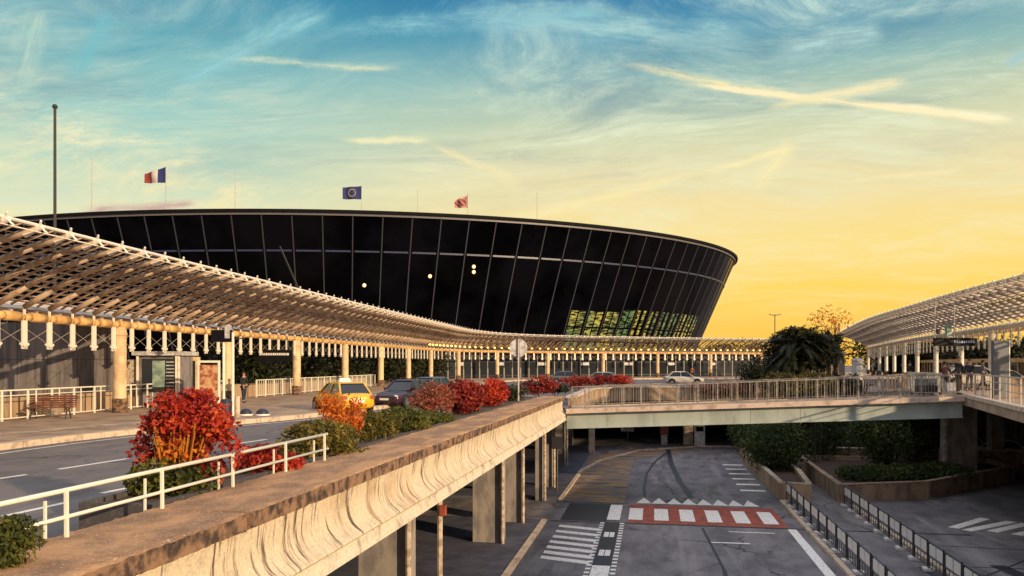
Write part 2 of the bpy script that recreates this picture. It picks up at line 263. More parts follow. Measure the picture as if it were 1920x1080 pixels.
# ------------------------------------------------------------------ mesh builder
def ORTH(dv):
    dv = dv.normalized(); up = Vector((0, 0, 1)) if abs(dv.z) < .95 else Vector((0, 1, 0))
    s = dv.cross(up).normalized(); return s, s.cross(dv).normalized()
class MB:
    def __init__(s): s.v = []; s.f = []; s.mi = []; s.mats = []
    def _m(s, m):
        if m not in s.mats: s.mats.append(m)
        return s.mats.index(m)
    def add(s, vs, fs, m=None):
        o = len(s.v); s.v += [tuple(v) for v in vs]; s.f += [tuple(i + o for i in f) for f in fs]
        s.mi += [s._m(m) if m else 0] * len(fs); return s
    def box(s, a, b, m=None):
        x0, y0, z0 = a; x1, y1, z1 = b
        return s.add([(x0, y0, z0), (x1, y0, z0), (x1, y1, z0), (x0, y1, z0), (x0, y0, z1), (x1, y0, z1), (x1, y1, z1), (x0, y1, z1)],
                     [(0, 3, 2, 1), (4, 5, 6, 7), (0, 1, 5, 4), (1, 2, 6, 5), (2, 3, 7, 6), (3, 0, 4, 7)], m)
    def bar(s, a, b, w, h, m=None, up=None):
        a, b = Vector(a), Vector(b); sd_, u = ORTH(b - a)
        if up is not None:
            sd_ = (b - a).cross(Vector(up)).normalized(); u = sd_.cross((b - a).normalized())
        vs = [p + sd_ * (w / 2 * i) + u * (h / 2 * j) for p in (a, b) for i, j in ((-1, -1), (1, -1), (1, 1), (-1, 1))]
        return s.add(vs, [(0, 1, 2, 3), (7, 6, 5, 4), (0, 4, 5, 1), (1, 5, 6, 2), (2, 6, 7, 3), (3, 7, 4, 0)], m)
    def tube(s, a, b, r0, r1=None, n=8, m=None):
        a, b = Vector(a), Vector(b); r1 = r0 if r1 is None else r1; sd_, u = ORTH(b - a)
        vs = [p + (sd_ * math.cos(k * 2 * math.pi / n) + u * math.sin(k * 2 * math.pi / n)) * r for p, r in ((a, r0), (b, r1)) for k in range(n)]
        fs = [(k, (k + 1) % n, n + (k + 1) % n, n + k) for k in range(n)] + [tuple(range(n - 1, -1, -1)), tuple(range(n, 2 * n))]
        return s.add(vs, fs, m)
    def path(s, pts, r, n=8, m=None):
        for a, b in zip(pts[:-1], pts[1:]): s.tube(a, b, r, n=n, m=m)
        return s
    def lathe(s, c, prof, n=20, m=None):
        c = Vector(c); vs = [c + Vector((r * math.cos(k * 2 * math.pi / n), r * math.sin(k * 2 * math.pi / n), z)) for r, z in prof for k in range(n)]
        fs = [(i * n + k, i * n + (k + 1) % n, (i + 1) * n + (k + 1) % n, (i + 1) * n + k) for i in range(len(prof) - 1) for k in range(n)]
        fs += [tuple(range(n - 1, -1, -1)), tuple(range((len(prof) - 1) * n, len(prof) * n))]
        return s.add(vs, fs, m)
    def sphere(s, c, r, m=None, n=12, sc=(1, 1, 1)):
        c = Vector(c); rings = n // 2; vs = []
        for i in range(rings + 1):
            t = math.pi * i / rings
            for k in range(n): vs.append((c.x + r * sc[0] * math.sin(t) * math.cos(2 * math.pi * k / n), c.y + r * sc[1] * math.sin(t) * math.sin(2 * math.pi * k / n), c.z - r * sc[2] * math.cos(t)))
        return s.add(vs, [(i * n + k, i * n + (k + 1) % n, (i + 1) * n + (k + 1) % n, (i + 1) * n + k) for i in range(rings) for k in range(n)], m)
    def prism(s, poly, z0, z1, m=None):
        n = len(poly); z = lambda q, p: q if not callable(q) else q(p)
        vs = [(p[0], p[1], z(z0, p)) for p in poly] + [(p[0], p[1], z(z1, p)) for p in poly]
        return s.add(vs, [tuple(range(n - 1, -1, -1)), tuple(range(n, 2 * n))] + [(k, (k + 1) % n, n + (k + 1) % n, n + k) for k in range(n)], m)
    def quad(s, a, b, c, d_, m=None): return s.add([a, b, c, d_], [(0, 1, 2, 3)], m)
    def build(s, name, m=None, parent=None, smooth=False, loc=None):
        me = bpy.data.meshes.new(name); me.from_pydata(s.v, [], s.f); me.update()
        if s.mats:
            for k in s.mats: me.materials.append(MT[k] if k else MT[m])
            me.polygons.foreach_set('material_index', s.mi)
        elif m: me.materials.append(MT[m])
        if not s.mats or (m and s.mats == [None]): me.materials.clear(); me.materials.append(MT[m])
        if smooth: me.polygons.foreach_set('use_smooth', [True] * len(me.polygons))
        o = bpy.data.objects.new(name, me); COL.objects.link(o)
        if parent: o.parent = parent
        if loc: o.location = loc
        return o
def add0(self, vs, fs, m=None):
    o = len(self.v); self.v += [tuple(v) for v in vs]; self.f += [tuple(i + o for i in f) for f in fs]
    if m and m not in self.mats: self.mats.append(m)
    self.mi += [self.mats.index(m) if m else 0] * len(fs); return self
MB.add = add0
def tag(o, label, cat, group=None):
    o['label'] = label; o['category'] = cat
    if group: o['group'] = group
    return o
def thing(name, label, cat, loc=(0, 0, 0), rz=0.0, group=None):
    o = bpy.data.objects.new(name, None); COL.objects.link(o); o.location = loc; o.rotation_euler = (0, 0, rz); o.empty_display_size = .2
    return tag(o, label, cat, group)
def structure(o): o['kind'] = 'structure'; return o
def dup(root, loc=None, rz=None, label=None, group=None):
    r = root.copy(); COL.objects.link(r)
    if loc is not None: r.location = loc
    if rz is not None: r.rotation_euler = (0, 0, rz)
    if label: r['label'] = label
    if group: r['group'] = group
    for ch in list(root.children):
        c = ch.copy(); COL.objects.link(c); c.parent = r
        for gch in list(ch.children):
            e = gch.copy(); COL.objects.link(e); e.parent = c
    return r
def smoothline(pts, step):
    """Catmull-Rom through (x, y, *rest), resampled to even arc length in the plan."""
    P = np.array(pts, float); P = np.vstack([2 * P[0] - P[1], P, 2 * P[-1] - P[-2]]); out = []
    for i in range(1, len(P) - 2):
        for t in np.linspace(0, 1, 40, endpoint=False):
            a, b, c, e = P[i - 1:i + 3]
            out.append(.5 * (2 * b + (c - a) * t + (2 * a - 5 * b + 4 * c - e) * t * t + (3 * b - a - 3 * c + e) * t ** 3))
    out.append(P[-2]); out = np.array(out)
    s = np.concatenate([[0], np.cumsum(np.linalg.norm(np.diff(out[:, :2], axis=0), axis=1))])
    ts = np.arange(0, s[-1], step)
    return np.stack([np.interp(ts, s, out[:, k]) for k in range(out.shape[1])], 1)

# ------------------------------------------------------------------ foliage
def leaves(name, blobs, n, size, matn, parent=None, clumps=26, spread=.32, aspect=.6, floor=None, shell=.55, seed=None):
    """blobs: (centre, radii). Leaf-sized bent quads gathered in clumps through the volume."""
    r_ = np.random.default_rng(seed if seed is not None else int(rng.integers(1e9)))
    vs = []; val = []
    tot = sum(b[1][0] * b[1][1] * b[1][2] for b in blobs) ** 1.0
    for c, rad in blobs:
        k = max(60, int(n * rad[0] * rad[1] * rad[2] / tot)); c = np.array(c, float); rad = np.array(rad, float)
        u = r_.normal(size=(clumps, 3)); u /= np.linalg.norm(u, axis=1)[:, None]; u *= (shell + (1 - shell) * r_.random(clumps)[:, None]) * .86
        tone = r_.random(clumps)
        ci = r_.integers(0, clumps, k); p = u[ci] + r_.normal(size=(k, 3)) * spread
        l = np.linalg.norm(p, axis=1); p[l > 1.15] *= (1.1 / l[l > 1.15])[:, None]
        p = c + p * rad
        vs.append(p); val.append(np.clip(tone[ci] * .6 + r_.random(k) * .4, 0, 1))
    p = np.vstack(vs); val = np.concatenate(val); k = len(p)
    if floor is not None: keep = p[:, 2] > floor; p = p[keep]; val = val[keep]; k = len(p)
    a = r_.normal(size=(k, 3)); a /= np.linalg.norm(a, axis=1)[:, None]
    b = np.cross(a, r_.normal(size=(k, 3))); b /= np.linalg.norm(b, axis=1)[:, None] + 1e-9
    nrm = np.cross(a, b); s = size * (.6 + .8 * r_.random(k))[:, None]
    V = np.stack([p - a * s, p + b * s * aspect * .7 + nrm * s * .15, p + a * s, p - b * s * aspect * .7 + nrm * s * .15], 1).reshape(-1, 3)
    me = bpy.data.meshes.new(name); me.vertices.add(len(V)); me.vertices.foreach_set('co', V.ravel())
    me.loops.add(4 * k); me.loops.foreach_set('vertex_index', np.arange(4 * k)); me.polygons.add(k)
    me.polygons.foreach_set('loop_start', np.arange(k) * 4); me.update(); me.validate()
    at = me.attributes.new('leaf', 'FLOAT', 'FACE'); at.data.foreach_set('value', val[:len(me.polygons)].astype(np.float32))
    me.materials.append(MT[matn]); o = bpy.data.objects.new(name, me); COL.objects.link(o)
    if parent: o.parent = parent
    return o
def stems(base, top, n, r0, spread, seed=0, name='trunk', parent=None, m='bark'):
    q = MB(); rr = random.Random(seed); base = Vector(base); top = Vector(top)
    for i in range(n):
        a = base + Vector((rr.uniform(-1, 1), rr.uniform(-1, 1), 0)) * spread * .15; b = top + Vector((rr.uniform(-1, 1), rr.uniform(-1, 1), rr.uniform(-.3, .3))) * spread
        mid = a.lerp(b, .5) + Vector((rr.uniform(-1, 1), rr.uniform(-1, 1), 0)) * spread * .15
        q.tube(a, mid, r0, r0 * .7, 7); q.tube(mid, b, r0 * .7, r0 * .3, 6)
    return q.build(name, m, parent)
def shrub(name, label, c, rad, n, size, matn, base, cat='shrub', group=None, st=5, **kw):
    t = thing(name, label, cat, (c[0], c[1], base), group=group); lc = (0, 0, c[2] - base)
    stems((0, 0, 0), (0, 0, lc[2] + rad[2] * .2), st, .018 * max(1, rad[0]), rad[0] * .55, seed=int(abs(c[0] * 91)) + 1, name='stem', parent=t)
    blobs = [(lc, rad)]
    leaves('foliage', blobs, n, size, matn, t, **kw)
    return t

# ================================================================== SETTING
DK = 4.5; SOF = 3.91; RDK = 5.25
def CH(h): return CAMZ - h
gq = MB(); gq.quad((-1500, -600, 0), (1500, -600, 0), (1500, 3000, 0), (-1500, 3000, 0)); structure(gq.build('lower_road', 'asphalt'))
arc = [(2 - 6.5 * math.cos(a), 58 + 6.6 * math.sin(a)) for a in np.linspace(0, math.pi / 2, 9)]
deckpoly = [(-80, -12), (-4.7, -12), (-4.7, 41.3), (-4.5, 41.3), (-4.5, 57.9)] + arc[1:] + [(300, 64.6), (300, 420), (-300, 420), (-300, -12)]
o = MB().prism(deckpoly, SOF, DK).build('upper_road', 'upper_asphalt'); structure(o)
def rz(p): return RDK if p[1] < 50 else RDK + (DK - RDK) * min(1, (p[1] - 50) / 14.6) + .002
rp = [(11.9, -60), (12.1, 29), (14.4, 40.2), (14.4, 50), (14.4, 64.58), (120, 64.58), (120, 50), (120, -60)]
q = MB()
q.prism([rp[0], rp[1], rp[2], rp[3], rp[6], rp[7]], RDK - .42, RDK); q.prism([rp[3], rp[4], rp[5], rp[6]], lambda p: rz(p) - .42, rz)
structure(q.build('right_pavement', 'pavement'))
# pale lip of the right deck
q = MB()
for a, b in ((rp[0], rp[1]), (rp[1], rp[2])):
    q.bar((a[0] + .1, a[1], RDK + .03), (b[0] + .1, b[1], RDK + .03), .3, .16, up=(0, 0, 1))
structure(q.build('deck_kerb', 'walk_edge'))
structure(MB().box((-13.6, -12, 0), (-13.0, 66, SOF)).box((-13.0, 88, 0), (60, 88.5, SOF)).build('retaining_wall', 'dark_concrete'))
structure(MB().box((31, -60, 0), (31.5, 80, RDK - .43)).build('retaining_wall', 'brown_wall'))

# kerb and left pavement
kz = DK + .15
kerbpts = [(-14.9, 12), (-13.7, 21.3), (-12.4, 26.1), (-10.6, 30), (-9.2, 32.8), (-7.3, 38), (-6.2, 44), (-5.2, 55), (-4.2, 70), (-2.6, 92), (1, 106), (8, 113), (25, 119), (45, 124), (70, 128)]
kl = smoothline(kerbpts, 1.0); kw = [CW(a, b, 0) for a, b in kl]
q = MB(); pv = MB(); far = [CW(a, b, 0) for a, b in ((120, 128), (120, 200), (-70, 200), (-70, 0), (-16, 0))]
pv.prism([(p.x, p.y) for p in kw] + [(p.x, p.y) for p in far], DK + .01, kz - .01); structure(pv.build('pavement', 'pavement'))
for i in range(0, len(kw) - 1):
    a, b = kw[i], kw[i + 1]; e = (b - a).normalized() * .012
    q.bar((a + e) + Vector((0, 0, DK + .085)), (b - e) + Vector((0, 0, DK + .085)), .34, .17, up=(0, 0, 1))
structure(q.build('kerb', 'kerb'))
q = MB()   # inner pale strip of paving
for i in range(0, 22):
    a, b = kw[i], kw[i + 1]; t = (b - a).normalized(); n = Vector((-t.y, t.x, 0))
    q.quad(a + n * 2.1 + Vector((0, 0, kz)), b + n * 2.1 + Vector((0, 0, kz)), b + n * 2.7 + Vector((0, 0, kz)), a + n * 2.7 + Vector((0, 0, kz)))
structure(q.build('paving_strip', 'kerb'))
def strip(q, a, b, w, z):
    a, b = Vector(a), Vector(b); a.z = b.z = z; t = (b - a).normalized(); n = Vector((-t.y, t.x, 0)) * w / 2
    q.quad(a - n, b - n, b + n, a + n)
q = MB()
for a, b in (((-60, 906), (50, 890)), ((110, 880), (240, 860)), ((290, 853), (400, 838)), ((-70, 975), (-20, 966)), ((8, 968), (126, 942)), ((190, 925), (300, 903)), ((430, 834), (500, 824))):
    strip(q, PH(*a, DK), PH(*b, DK), .13, DK + .004)
ed = [kw[i] for i in range(0, 60)]
for a, b in zip(ed[:-1], ed[1:]):
    t = (b - a).normalized(); n = Vector((t.y, -t.x, 0)) * .75; strip(q, a + n, b + n, .11, DK + .004)
structure(q.build('road_markings', 'paint_white'))

# lower road markings
def rect(q, x0, y0, x1, y1, z): q.quad((x0, y0, z), (x1, y0, z), (x1, y1, z), (x0, y1, z))
q = MB(); rect(q, -1.1, 34.4, 5.5, 38.9, .004); structure(q.build('crossing_surface', 'red_paint'))
q = MB()
x0s = [PH(p, 968, 0).x for p in (1192, 1240, 1288, 1337, 1387, 1436)]
for x in x0s: rect(q, x - .31, 35.1, x + .31, 37.9, .008)
for p in (1207, 1236, 1265, 1293, 1322, 1351, 1380, 1408):
    x = PH(p, 948, 0).x; q.add([(x - .37, 39.3, .006), (x + .37, 39.3, .006), (x, 41.0, .006)], [(0, 1, 2)])
for i in range(7):
    yy = PH(1050, 991 + i * 10.4, 0).y; xa = -3.9; xb = -2.15
    q.quad((xa, yy + .35, .005), (xb, yy - .2, .005), (xb, yy + .24, .005), (xa, yy + .79, .005))
a = PH(1138, 985, 0); sx = PH(1138, 1020, 0).x
for i in range(26):
    y = 22 + i * .48
    for s in (-.42, .42): rect(q, sx + s - .09, y, sx + s + .09, y + .24, .009)
rect(q, sx - .30, 24.2, sx + .30, 26.9, .012); rect(q, sx - .28, 34.9, sx + .28, 38.6, .009)
for y, w in ((28.3, .42), (31.4, .42)):
    for k in (-.16, .06): q.quad((sx + k - .05, y, .012), (sx + k + .14, y, .012), (sx + k + .14, y + .9, .012), (sx + k - .05, y + .9, .012))
rect(q, 5.42, 16, 5.76, 34.3, .006); rect(q, 2.1, 31.1, 3.6, 31.25, .005); rect(q, 2.5, 25.9, 4.0, 26.05, .005); rect(q, 3.0, 33.2, 4.8, 33.32, .005)
for i in range(6):
    y = 44 + i * 2.2; rect(q, 4.6, y, 5.9, y + .5, .005)
for a, b in (((1787, 990), (1847, 972)), ((1812, 995), (1897, 978)), ((1860, 997), (1925, 982)), ((1905, 1003), (1975, 988)), ((1950, 1008), (2030, 992))): strip(q, PH(*a, 0), PH(*b, 0), .42, .005)
structure(q.build('road_markings', 'paint'))
q = MB()
rect(q, sx - .31, 22, sx + .31, 34.2, .006)
rect(q, -4.4, 34.15, 12.4, 34.35, .0065); rect(q, -4.4, 39.0, -1.2, 39.2, .006); rect(q, -4.0, 34.5, -2.0, 38.8, .003)
pr = [(1.15, 64.5), (1.2, 55), (1.5, 47), (1.9, 41.2)]
for a, b in zip(pr[:-1], pr[1:]): strip(q, (*a, 0), (*b, 0), .34, .005)
pr = [(-.4, 40), (-.5, 44), (-.4, 50), (.1, 56), (1.0, 62)]
for a, b in zip(pr[:-1], pr[1:]): strip(q, (*a, 0), (*b, 0), .16, .0045)
strip(q, (2.0, 33.8, 0), (2.3, 27, 0), .1, .005); strip(q, (2.3, 27, 0), (2.1, 20, 0), .14, .005)
strip(q, (9, 32.2, 0), (22, 31.2, 0), .08, .005); strip(q, (9.4, 28.9, 0), (26, 29.1, 0), .08, .005); strip(q, (10, 27.2, 0), (15.5, 33.4, 0), .08, .0045)
for a, b in (((1735, 1064), (1765, 1082)), ((1800, 1062), (1840, 1084)), ((1868, 1060), (1920, 1082)), ((1930, 1058), (1990, 1080))): strip(q, PH(*a, 0), PH(*b, 0), .55, .005)
structure(q.build('tar_seams', 'tar'))
q = MB(); rect(q, -4.4, 39.3, -1.4, 58, .0025); q.quad((-4.4, 58, .0025), (-1.4, 58, .0025), (4, 65, .0025), (-1.5, 65, .0025)); structure(q.build('painted_sun_patch', 'painted_sun_patch'))  # sunlit stretch of the lower road, painted on as a brown patch
q = MB()
kp = [(-4.62, 20, 0), (-4.62, 34, 0)]; q.bar((-4.62, 18, .06), (-4.62, 34.0, .06), .22, .12)
pr = [(-4.55, 39.5), (-4.5, 50), (-3.6, 56), (-1.0, 62.9), (3.6, 66.8), (9, 67.5)]
for a, b in zip(pr[:-1], pr[1:]): q.bar((*a, .05), (*b, .05), .2, .1)
structure(q.build('road_kerb', 'kerb'))
# pavement under the left deck and the footpath
q = MB(); q.box((-12.9, -10, .0), (-4.74, 34, .1)); q.box((-12.9, 39.4, .0), (-4.68, 64, .1)); structure(q.build('lower_pavement', 'lower_paving'))

# ---------------------------------------------------------------- near parapet wall
def extr(q, prof, y0, y1, n, m, jit=0.0, close=True, fm=None):
    ys = np.linspace(y0, y1, n + 1); k = len(prof); vs = []
    for y in ys:
        for (x, z) in prof: vs.append((x + random.uniform(-jit, jit), y, z + random.uniform(-jit, jit)))
    fs = [(i * k + j, i * k + (j + 1) % k, (i + 1) * k + (j + 1) % k, (i + 1) * k + j) for i in range(n) for j in range(k)]
    fs += [tuple(range(k)), tuple(n * k + j for j in range(k - 1, -1, -1))]
    if fm:
        o_ = len(q.v); q.v += vs
        for c_ in (m, fm):
            if c_ not in q.mats: q.mats.append(c_)
        for z_, f_ in enumerate(fs): q.f.append(tuple(i + o_ for i in f_)); q.mi.append(q.mats.index(fm if (z_ < n * k and z_ % k in (0, 1)) else m))
    else: q.add(vs, fs, m)
t = thing('parapet_wall', 'weathered stained concrete parapet with broad brown cap along the raised road', 'parapet', (0, 0, 0))
q = MB(); Y0, Y1 = -4, 41.2; y = Y0; face = MB()
while y < Y1 - .1:
    y2 = min(y + 3.1, Y1)
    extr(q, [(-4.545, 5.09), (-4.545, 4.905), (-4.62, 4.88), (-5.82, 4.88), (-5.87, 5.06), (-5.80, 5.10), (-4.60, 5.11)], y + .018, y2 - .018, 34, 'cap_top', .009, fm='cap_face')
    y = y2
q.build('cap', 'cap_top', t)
q = MB(); y = Y0 + 3.1
while y < Y1 - .2: q.box((-5.83, y - .0175, 4.882), (-4.57, y + .0175, 5.088)); y += 3.1
q.build('joints', 'tar', t)
prof = [(-4.63, 4.879), (-4.66, 4.62), (-4.655, 4.52), (-4.63, 4.42), (-4.585, 4.34), (-4.53, 4.28), (-4.47, 4.235), (-4.425, 4.20), (-4.41, 4.17), (-4.43, 4.145), (-4.50, 4.128), (-4.695, 4.128), (-4.695, 4.505), (-5.78, 4.505), (-5.78, 4.879)]
y = Y0
while y < Y1 - .1:
    y2 = min(y + 6.2, Y1); extr(face, prof, y + .003, y2 - .003, 14, None, .0008); y = y2
o = face.build('wall_face', 'parapet_face', t)
q = MB(); y = Y0
while y < Y1 - .1:
    y2 = min(y + 6.2, Y1); q.add([(x, yy, z) for yy in (y + .005, y2 - .005) for x, z in ((-4.6, 3.905), (-4.40, 3.905), (-4.455, 4.127), (-4.6, 4.127))], [(0, 1, 2, 3), (7, 6, 5, 4), (0, 4, 5, 1), (1, 5, 6, 2), (2, 6, 7, 3), (3, 7, 4, 0)]); y = y2
q.build('slab_band', 'slab_edge', t)
# the far curved parapet round the void
t = thing('parapet_wall', 'curved tan parapet wall round the far end of the opening beyond the footbridge', 'parapet')
line = [(-4.5, 43.9), (-4.5, 50), (-4.5, 57.9)] + arc[1:] + [(8, 64.6), (14.3, 64.6)]
q = MB(); c = MB()
for a, b in zip(line[:-1], line[1:]):
    q.bar((a[0], a[1], 4.4), (b[0], b[1], 4.4), .3, 1.0, up=(0, 0, 1)); c.bar((a[0], a[1], 4.97), (b[0], b[1], 4.97), .55, .13, up=(0, 0, 1))
q.build('wall_face', 'tan_wall', t); c.build('cap', 'walk_edge', t)

# pillars under the left deck
def pillar(x, y, w, dpt, label, z1=SOF, m='pillar_concrete', pipe=None):
    t = thing('pillar', label, 'pillar', (x, y, 0), group='concrete pillars under the decks')
    q = MB(); q.box((-w / 2, -dpt / 2, 0), (w / 2, dpt / 2, z1 - .002)); q.build('shaft', m, t)
    if pipe is not None:
        p = MB(); p.tube((pipe, -dpt / 2 - .12, .05), (pipe, -dpt / 2 - .12, z1 - .1), .07, n=8); p.build('downpipe', 'pipe_pale', t)
    return t
pillar(-6.25, 18.2, 1.15, .8, 'nearest concrete pillar under the parapet, with two pale pipes', pipe=.68)
t = thing('downpipe', 'pale pipe with a red valve box under the parapet, beside the nearest pillar', 'pipe', (-5.15, 18.9, 0)); MB().tube((0, 0, 0), (0, 0, SOF - .05), .07).build('pipe', 'pipe_pale', t); MB().box((.02, -.12, 3.1), (.16, .05, 3.35)).build('valve_box', 'red_paint', t)
pillar(-6.15, 29.7, 1.08, .9, 'grey concrete pillar with a pale downpipe on its right, second from the camera', pipe=.62)
pillar(-5.9, 33.6, .8, .8, 'narrow tan pillar right behind the second concrete pillar', pipe=.5)
pillar(-5.6, 39.4, .35, .5, 'slim pillar under the deck before the footbridge', pipe=.32)
pillar(-5.6, 43.2, .35, .5, 'slim pillar just past the footbridge line', pipe=.32)
pillar(-6.3, 52.4, 1.1, .9, 'wide pillar in shade left of the pale post under the bridge', pipe=.75)
pillar(-4.6, 60.5, .42, .42, 'pale slim post at the bend of the lower road', m='kerb')
pillar(-7.2, 66.0, 1.2, .9, 'dim pillar deep under the deck behind the bend')
pillar(2.9, 69.0, .8, .8, 'pale pillar beside the white machine under the far deck', m='kerb')
pillar(8.1, 69.5, .9, .8, 'first of two pale pillars at the right end of the tunnel', m='kerb')
pillar(10.8, 66.5, .9, .8, 'second of two pale pillars at the right end of the tunnel, by the bushes', m='kerb')
pillar(17.6, 50.5, 1.6, 1.2, 'dark pillar with a pale pipe under the right end of the footbridge', z1=RDK - .43, pipe=-.98)
pillar(22.5, 58.0, .8, .8, 'small pillar behind the parked cars under the right deck', z1=RDK - .43)
# things standing under the far deck
t = thing('ticket_machine', 'white pay machine standing at the back of the lower road', 'machine', (3.75, 67.3, 0)); MB().box((-.42, -.3, 0), (.42, .3, 1.9)).build('cabinet', 'panel_pale', t); MB().box((-.3, -.32, 1.25), (.3, -.302, 1.65)).build('screen', 'glass_dark', t)
t = thing('notice_board', 'pale notice board on the wall left of the red hose cabinet', 'board', (-2.2, 70, 0)); MB().box((-.55, -.05, .9), (.55, .05, 2.5)).build('board', 'panel_pale', t); MB().box((-.06, .0, 0), (.06, .08, .9)).build('post', 'metal_grey', t)
t = thing('hose_cabinet', 'dark red cabinet on a pale base at the back of the lower road', 'cabinet', (.9, 68.4, 0)); MB().box((-.35, -.2, .8), (.35, .2, 2.4)).build('cabinet', 'red_paint', t); MB().box((-.25, -.2, 0), (.25, .2, .8)).build('base', 'panel_pale', t)
t = thing('traffic_bollard', 'black post with a round head beside the slim pillars under the parapet', 'bollard', (-5.0, 41.8, 0)); MB().tube((0, 0, 0), (0, 0, 2.3), .05).build('post', 'metal_grey', t); MB().box((-.28, -.08, 2.3), (.28, .08, 2.95)).build('head', 'metal_dark', t)

# ---------------------------------------------------------------- footbridge
BX0, BX1, BY0, BY1 = -4.38, 14.38, 40.45, 43.6
def bz(x): return 4.46 + (5.25 - 4.46) * (x - BX0) / (BX1 - BX0)
t = thing('footbridge', 'flat footbridge on a pale green steel beam spanning the lower road', 'bridge')
q = MB(); n = 20; xs = np.linspace(BX0, BX1, n + 1)
def slab(q, y0, y1, top, bot, m=None):
    for a, b in zip(xs[:-1], xs[1:]):
        q.add([(a, y0, bz(a) + bot), (b, y0, bz(b) + bot), (b, y1, bz(b) + bot), (a, y1, bz(a) + bot), (a, y0, bz(a) + top), (b, y0, bz(b) + top), (b, y1, bz(b) + top), (a, y1, bz(a) + top)],
              [(0, 3, 2, 1), (4, 5, 6, 7), (0, 1, 5, 4), (2, 3, 7, 6)], m)
slab(q, BY0 + .2, BY1 - .2, -.03, -.22); q.build('walkway', 'pavement', t)
q = MB(); slab(q, BY0, BY0 + .2, .03, -.21); q.build('edge_strip', 'walk_edge', t); q = MB(); slab(q, BY1 - .2, BY1, .03, -.21); q.build('edge_strip', 'walk_edge', t)
q = MB(); slab(q, BY0 + .32, BY0 + .42, -.225, -.96); slab(q, BY0 + .22, BY0 + .55, -.96, -1.0); q2 = MB(); slab(q2, BY1 - .42, BY1 - .32, -.225, -.96); slab(q2, BY1 - .55, BY1 - .22, -.96, -1.0); q2.build('beam', 'beam_green', t)
for i, x in enumerate(np.arange(-2.3, 14, 2.35)): q.add([(x - .01, BY0 + .305, bz(x) - .95), (x + .01, BY0 + .305, bz(x) - .95), (x + .01, BY0 + .305, bz(x) - .24), (x - .01, BY0 + .305, bz(x) - .24)], [(0, 1, 2, 3)])
q.build('beam', 'beam_green', t)
def railing(label, P, top=1.05, pitch=.13, m='rail_grey', zf=None, group=None, barr=.011, post=1.6, base=.08, mid=None):
    """bars between a bottom and a top rail along a polyline of points"""
    t = thing('railing', label, 'railing', group=group); tr = MB(); br = MB(); bars = MB(); posts = MB()
    for a, b in zip(P[:-1], P[1:]):
        a, b = Vector(a), Vector(b); L = (b - a).length; up = Vector((0, 0, 1))
        tr.bar(a + up * top, b + up * top, .07, .05, up=(0, 0, 1)); br.bar(a + up * base, b + up * base, .04, .035, up=(0, 0, 1))
        for mm in (mid or ()): br.bar(a + up * mm, b + up * mm, .03, .03, up=(0, 0, 1))
        for i in range(int(L / pitch)):
            p = a.lerp(b, (i + .5) * pitch / L); bars.bar(p + up * base, p + up * top, barr * 2, barr * 2)
        for i in range(int(L / post) + 1):
            p = a.lerp(b, min(1, i * post / L)); posts.bar(p, p + up * top, .06, .06)
    tr.build('top_rail', m, t); br.build('bottom_rail', m, t); bars.build('bars', m, t); posts.build('posts', m, t); return t
railing('thin barred railing along the near edge of the footbridge', [(x, BY0 + .1, bz(x) + .02) for x in xs[1:]], m='bridge_rail', barr=.0065)
railing('barred railing along the far edge of the footbridge', [(x, BY1 - .1, bz(x) + .02) for x in xs], m='bridge_rail', barr=.005, pitch=.2)

# ---------------------------------------------------------------- low rail on the parapet
t = thing('guard_rail', 'low cream double guard rail standing on the parapet cap at the left', 'rail')
q = MB(); p2 = MB(); rx = -5.72; rb = 5.08
ys = [2.2, 3.8, 5.38, 6.95, 8.5, 10.1, 11.7, 13.2]
def rl(z): return [(rx, 1, z), (rx, 5.4, z), (rx, 13.25, z)]
q.path([(rx, .8, rb + .47), (rx, 13.35, rb + .47)], .024, 10); q.sphere((rx, 13.36, rb + .47), .027, n=10); q.build('top_rail', 'rail_white', t, smooth=True)
q = MB(); q.path([(rx + .02, .8, rb + .21), (rx + .02, 13.35, rb + .21)], .020, 10); q.sphere((rx + .02, 13.36, rb + .21), .022, n=10); q.build('lower_rail', 'rail_white', t, smooth=True)
for y in ys:
    p = MB(); p.bar((rx + .035, y, rb), (rx + .03, y, rb + .48), .030, .034); p.bar((rx - .12, y - .1, rb - .4), (rx - .12, y - .1, rb + .38), .022, .024); p.build('post', 'rail_white', t)

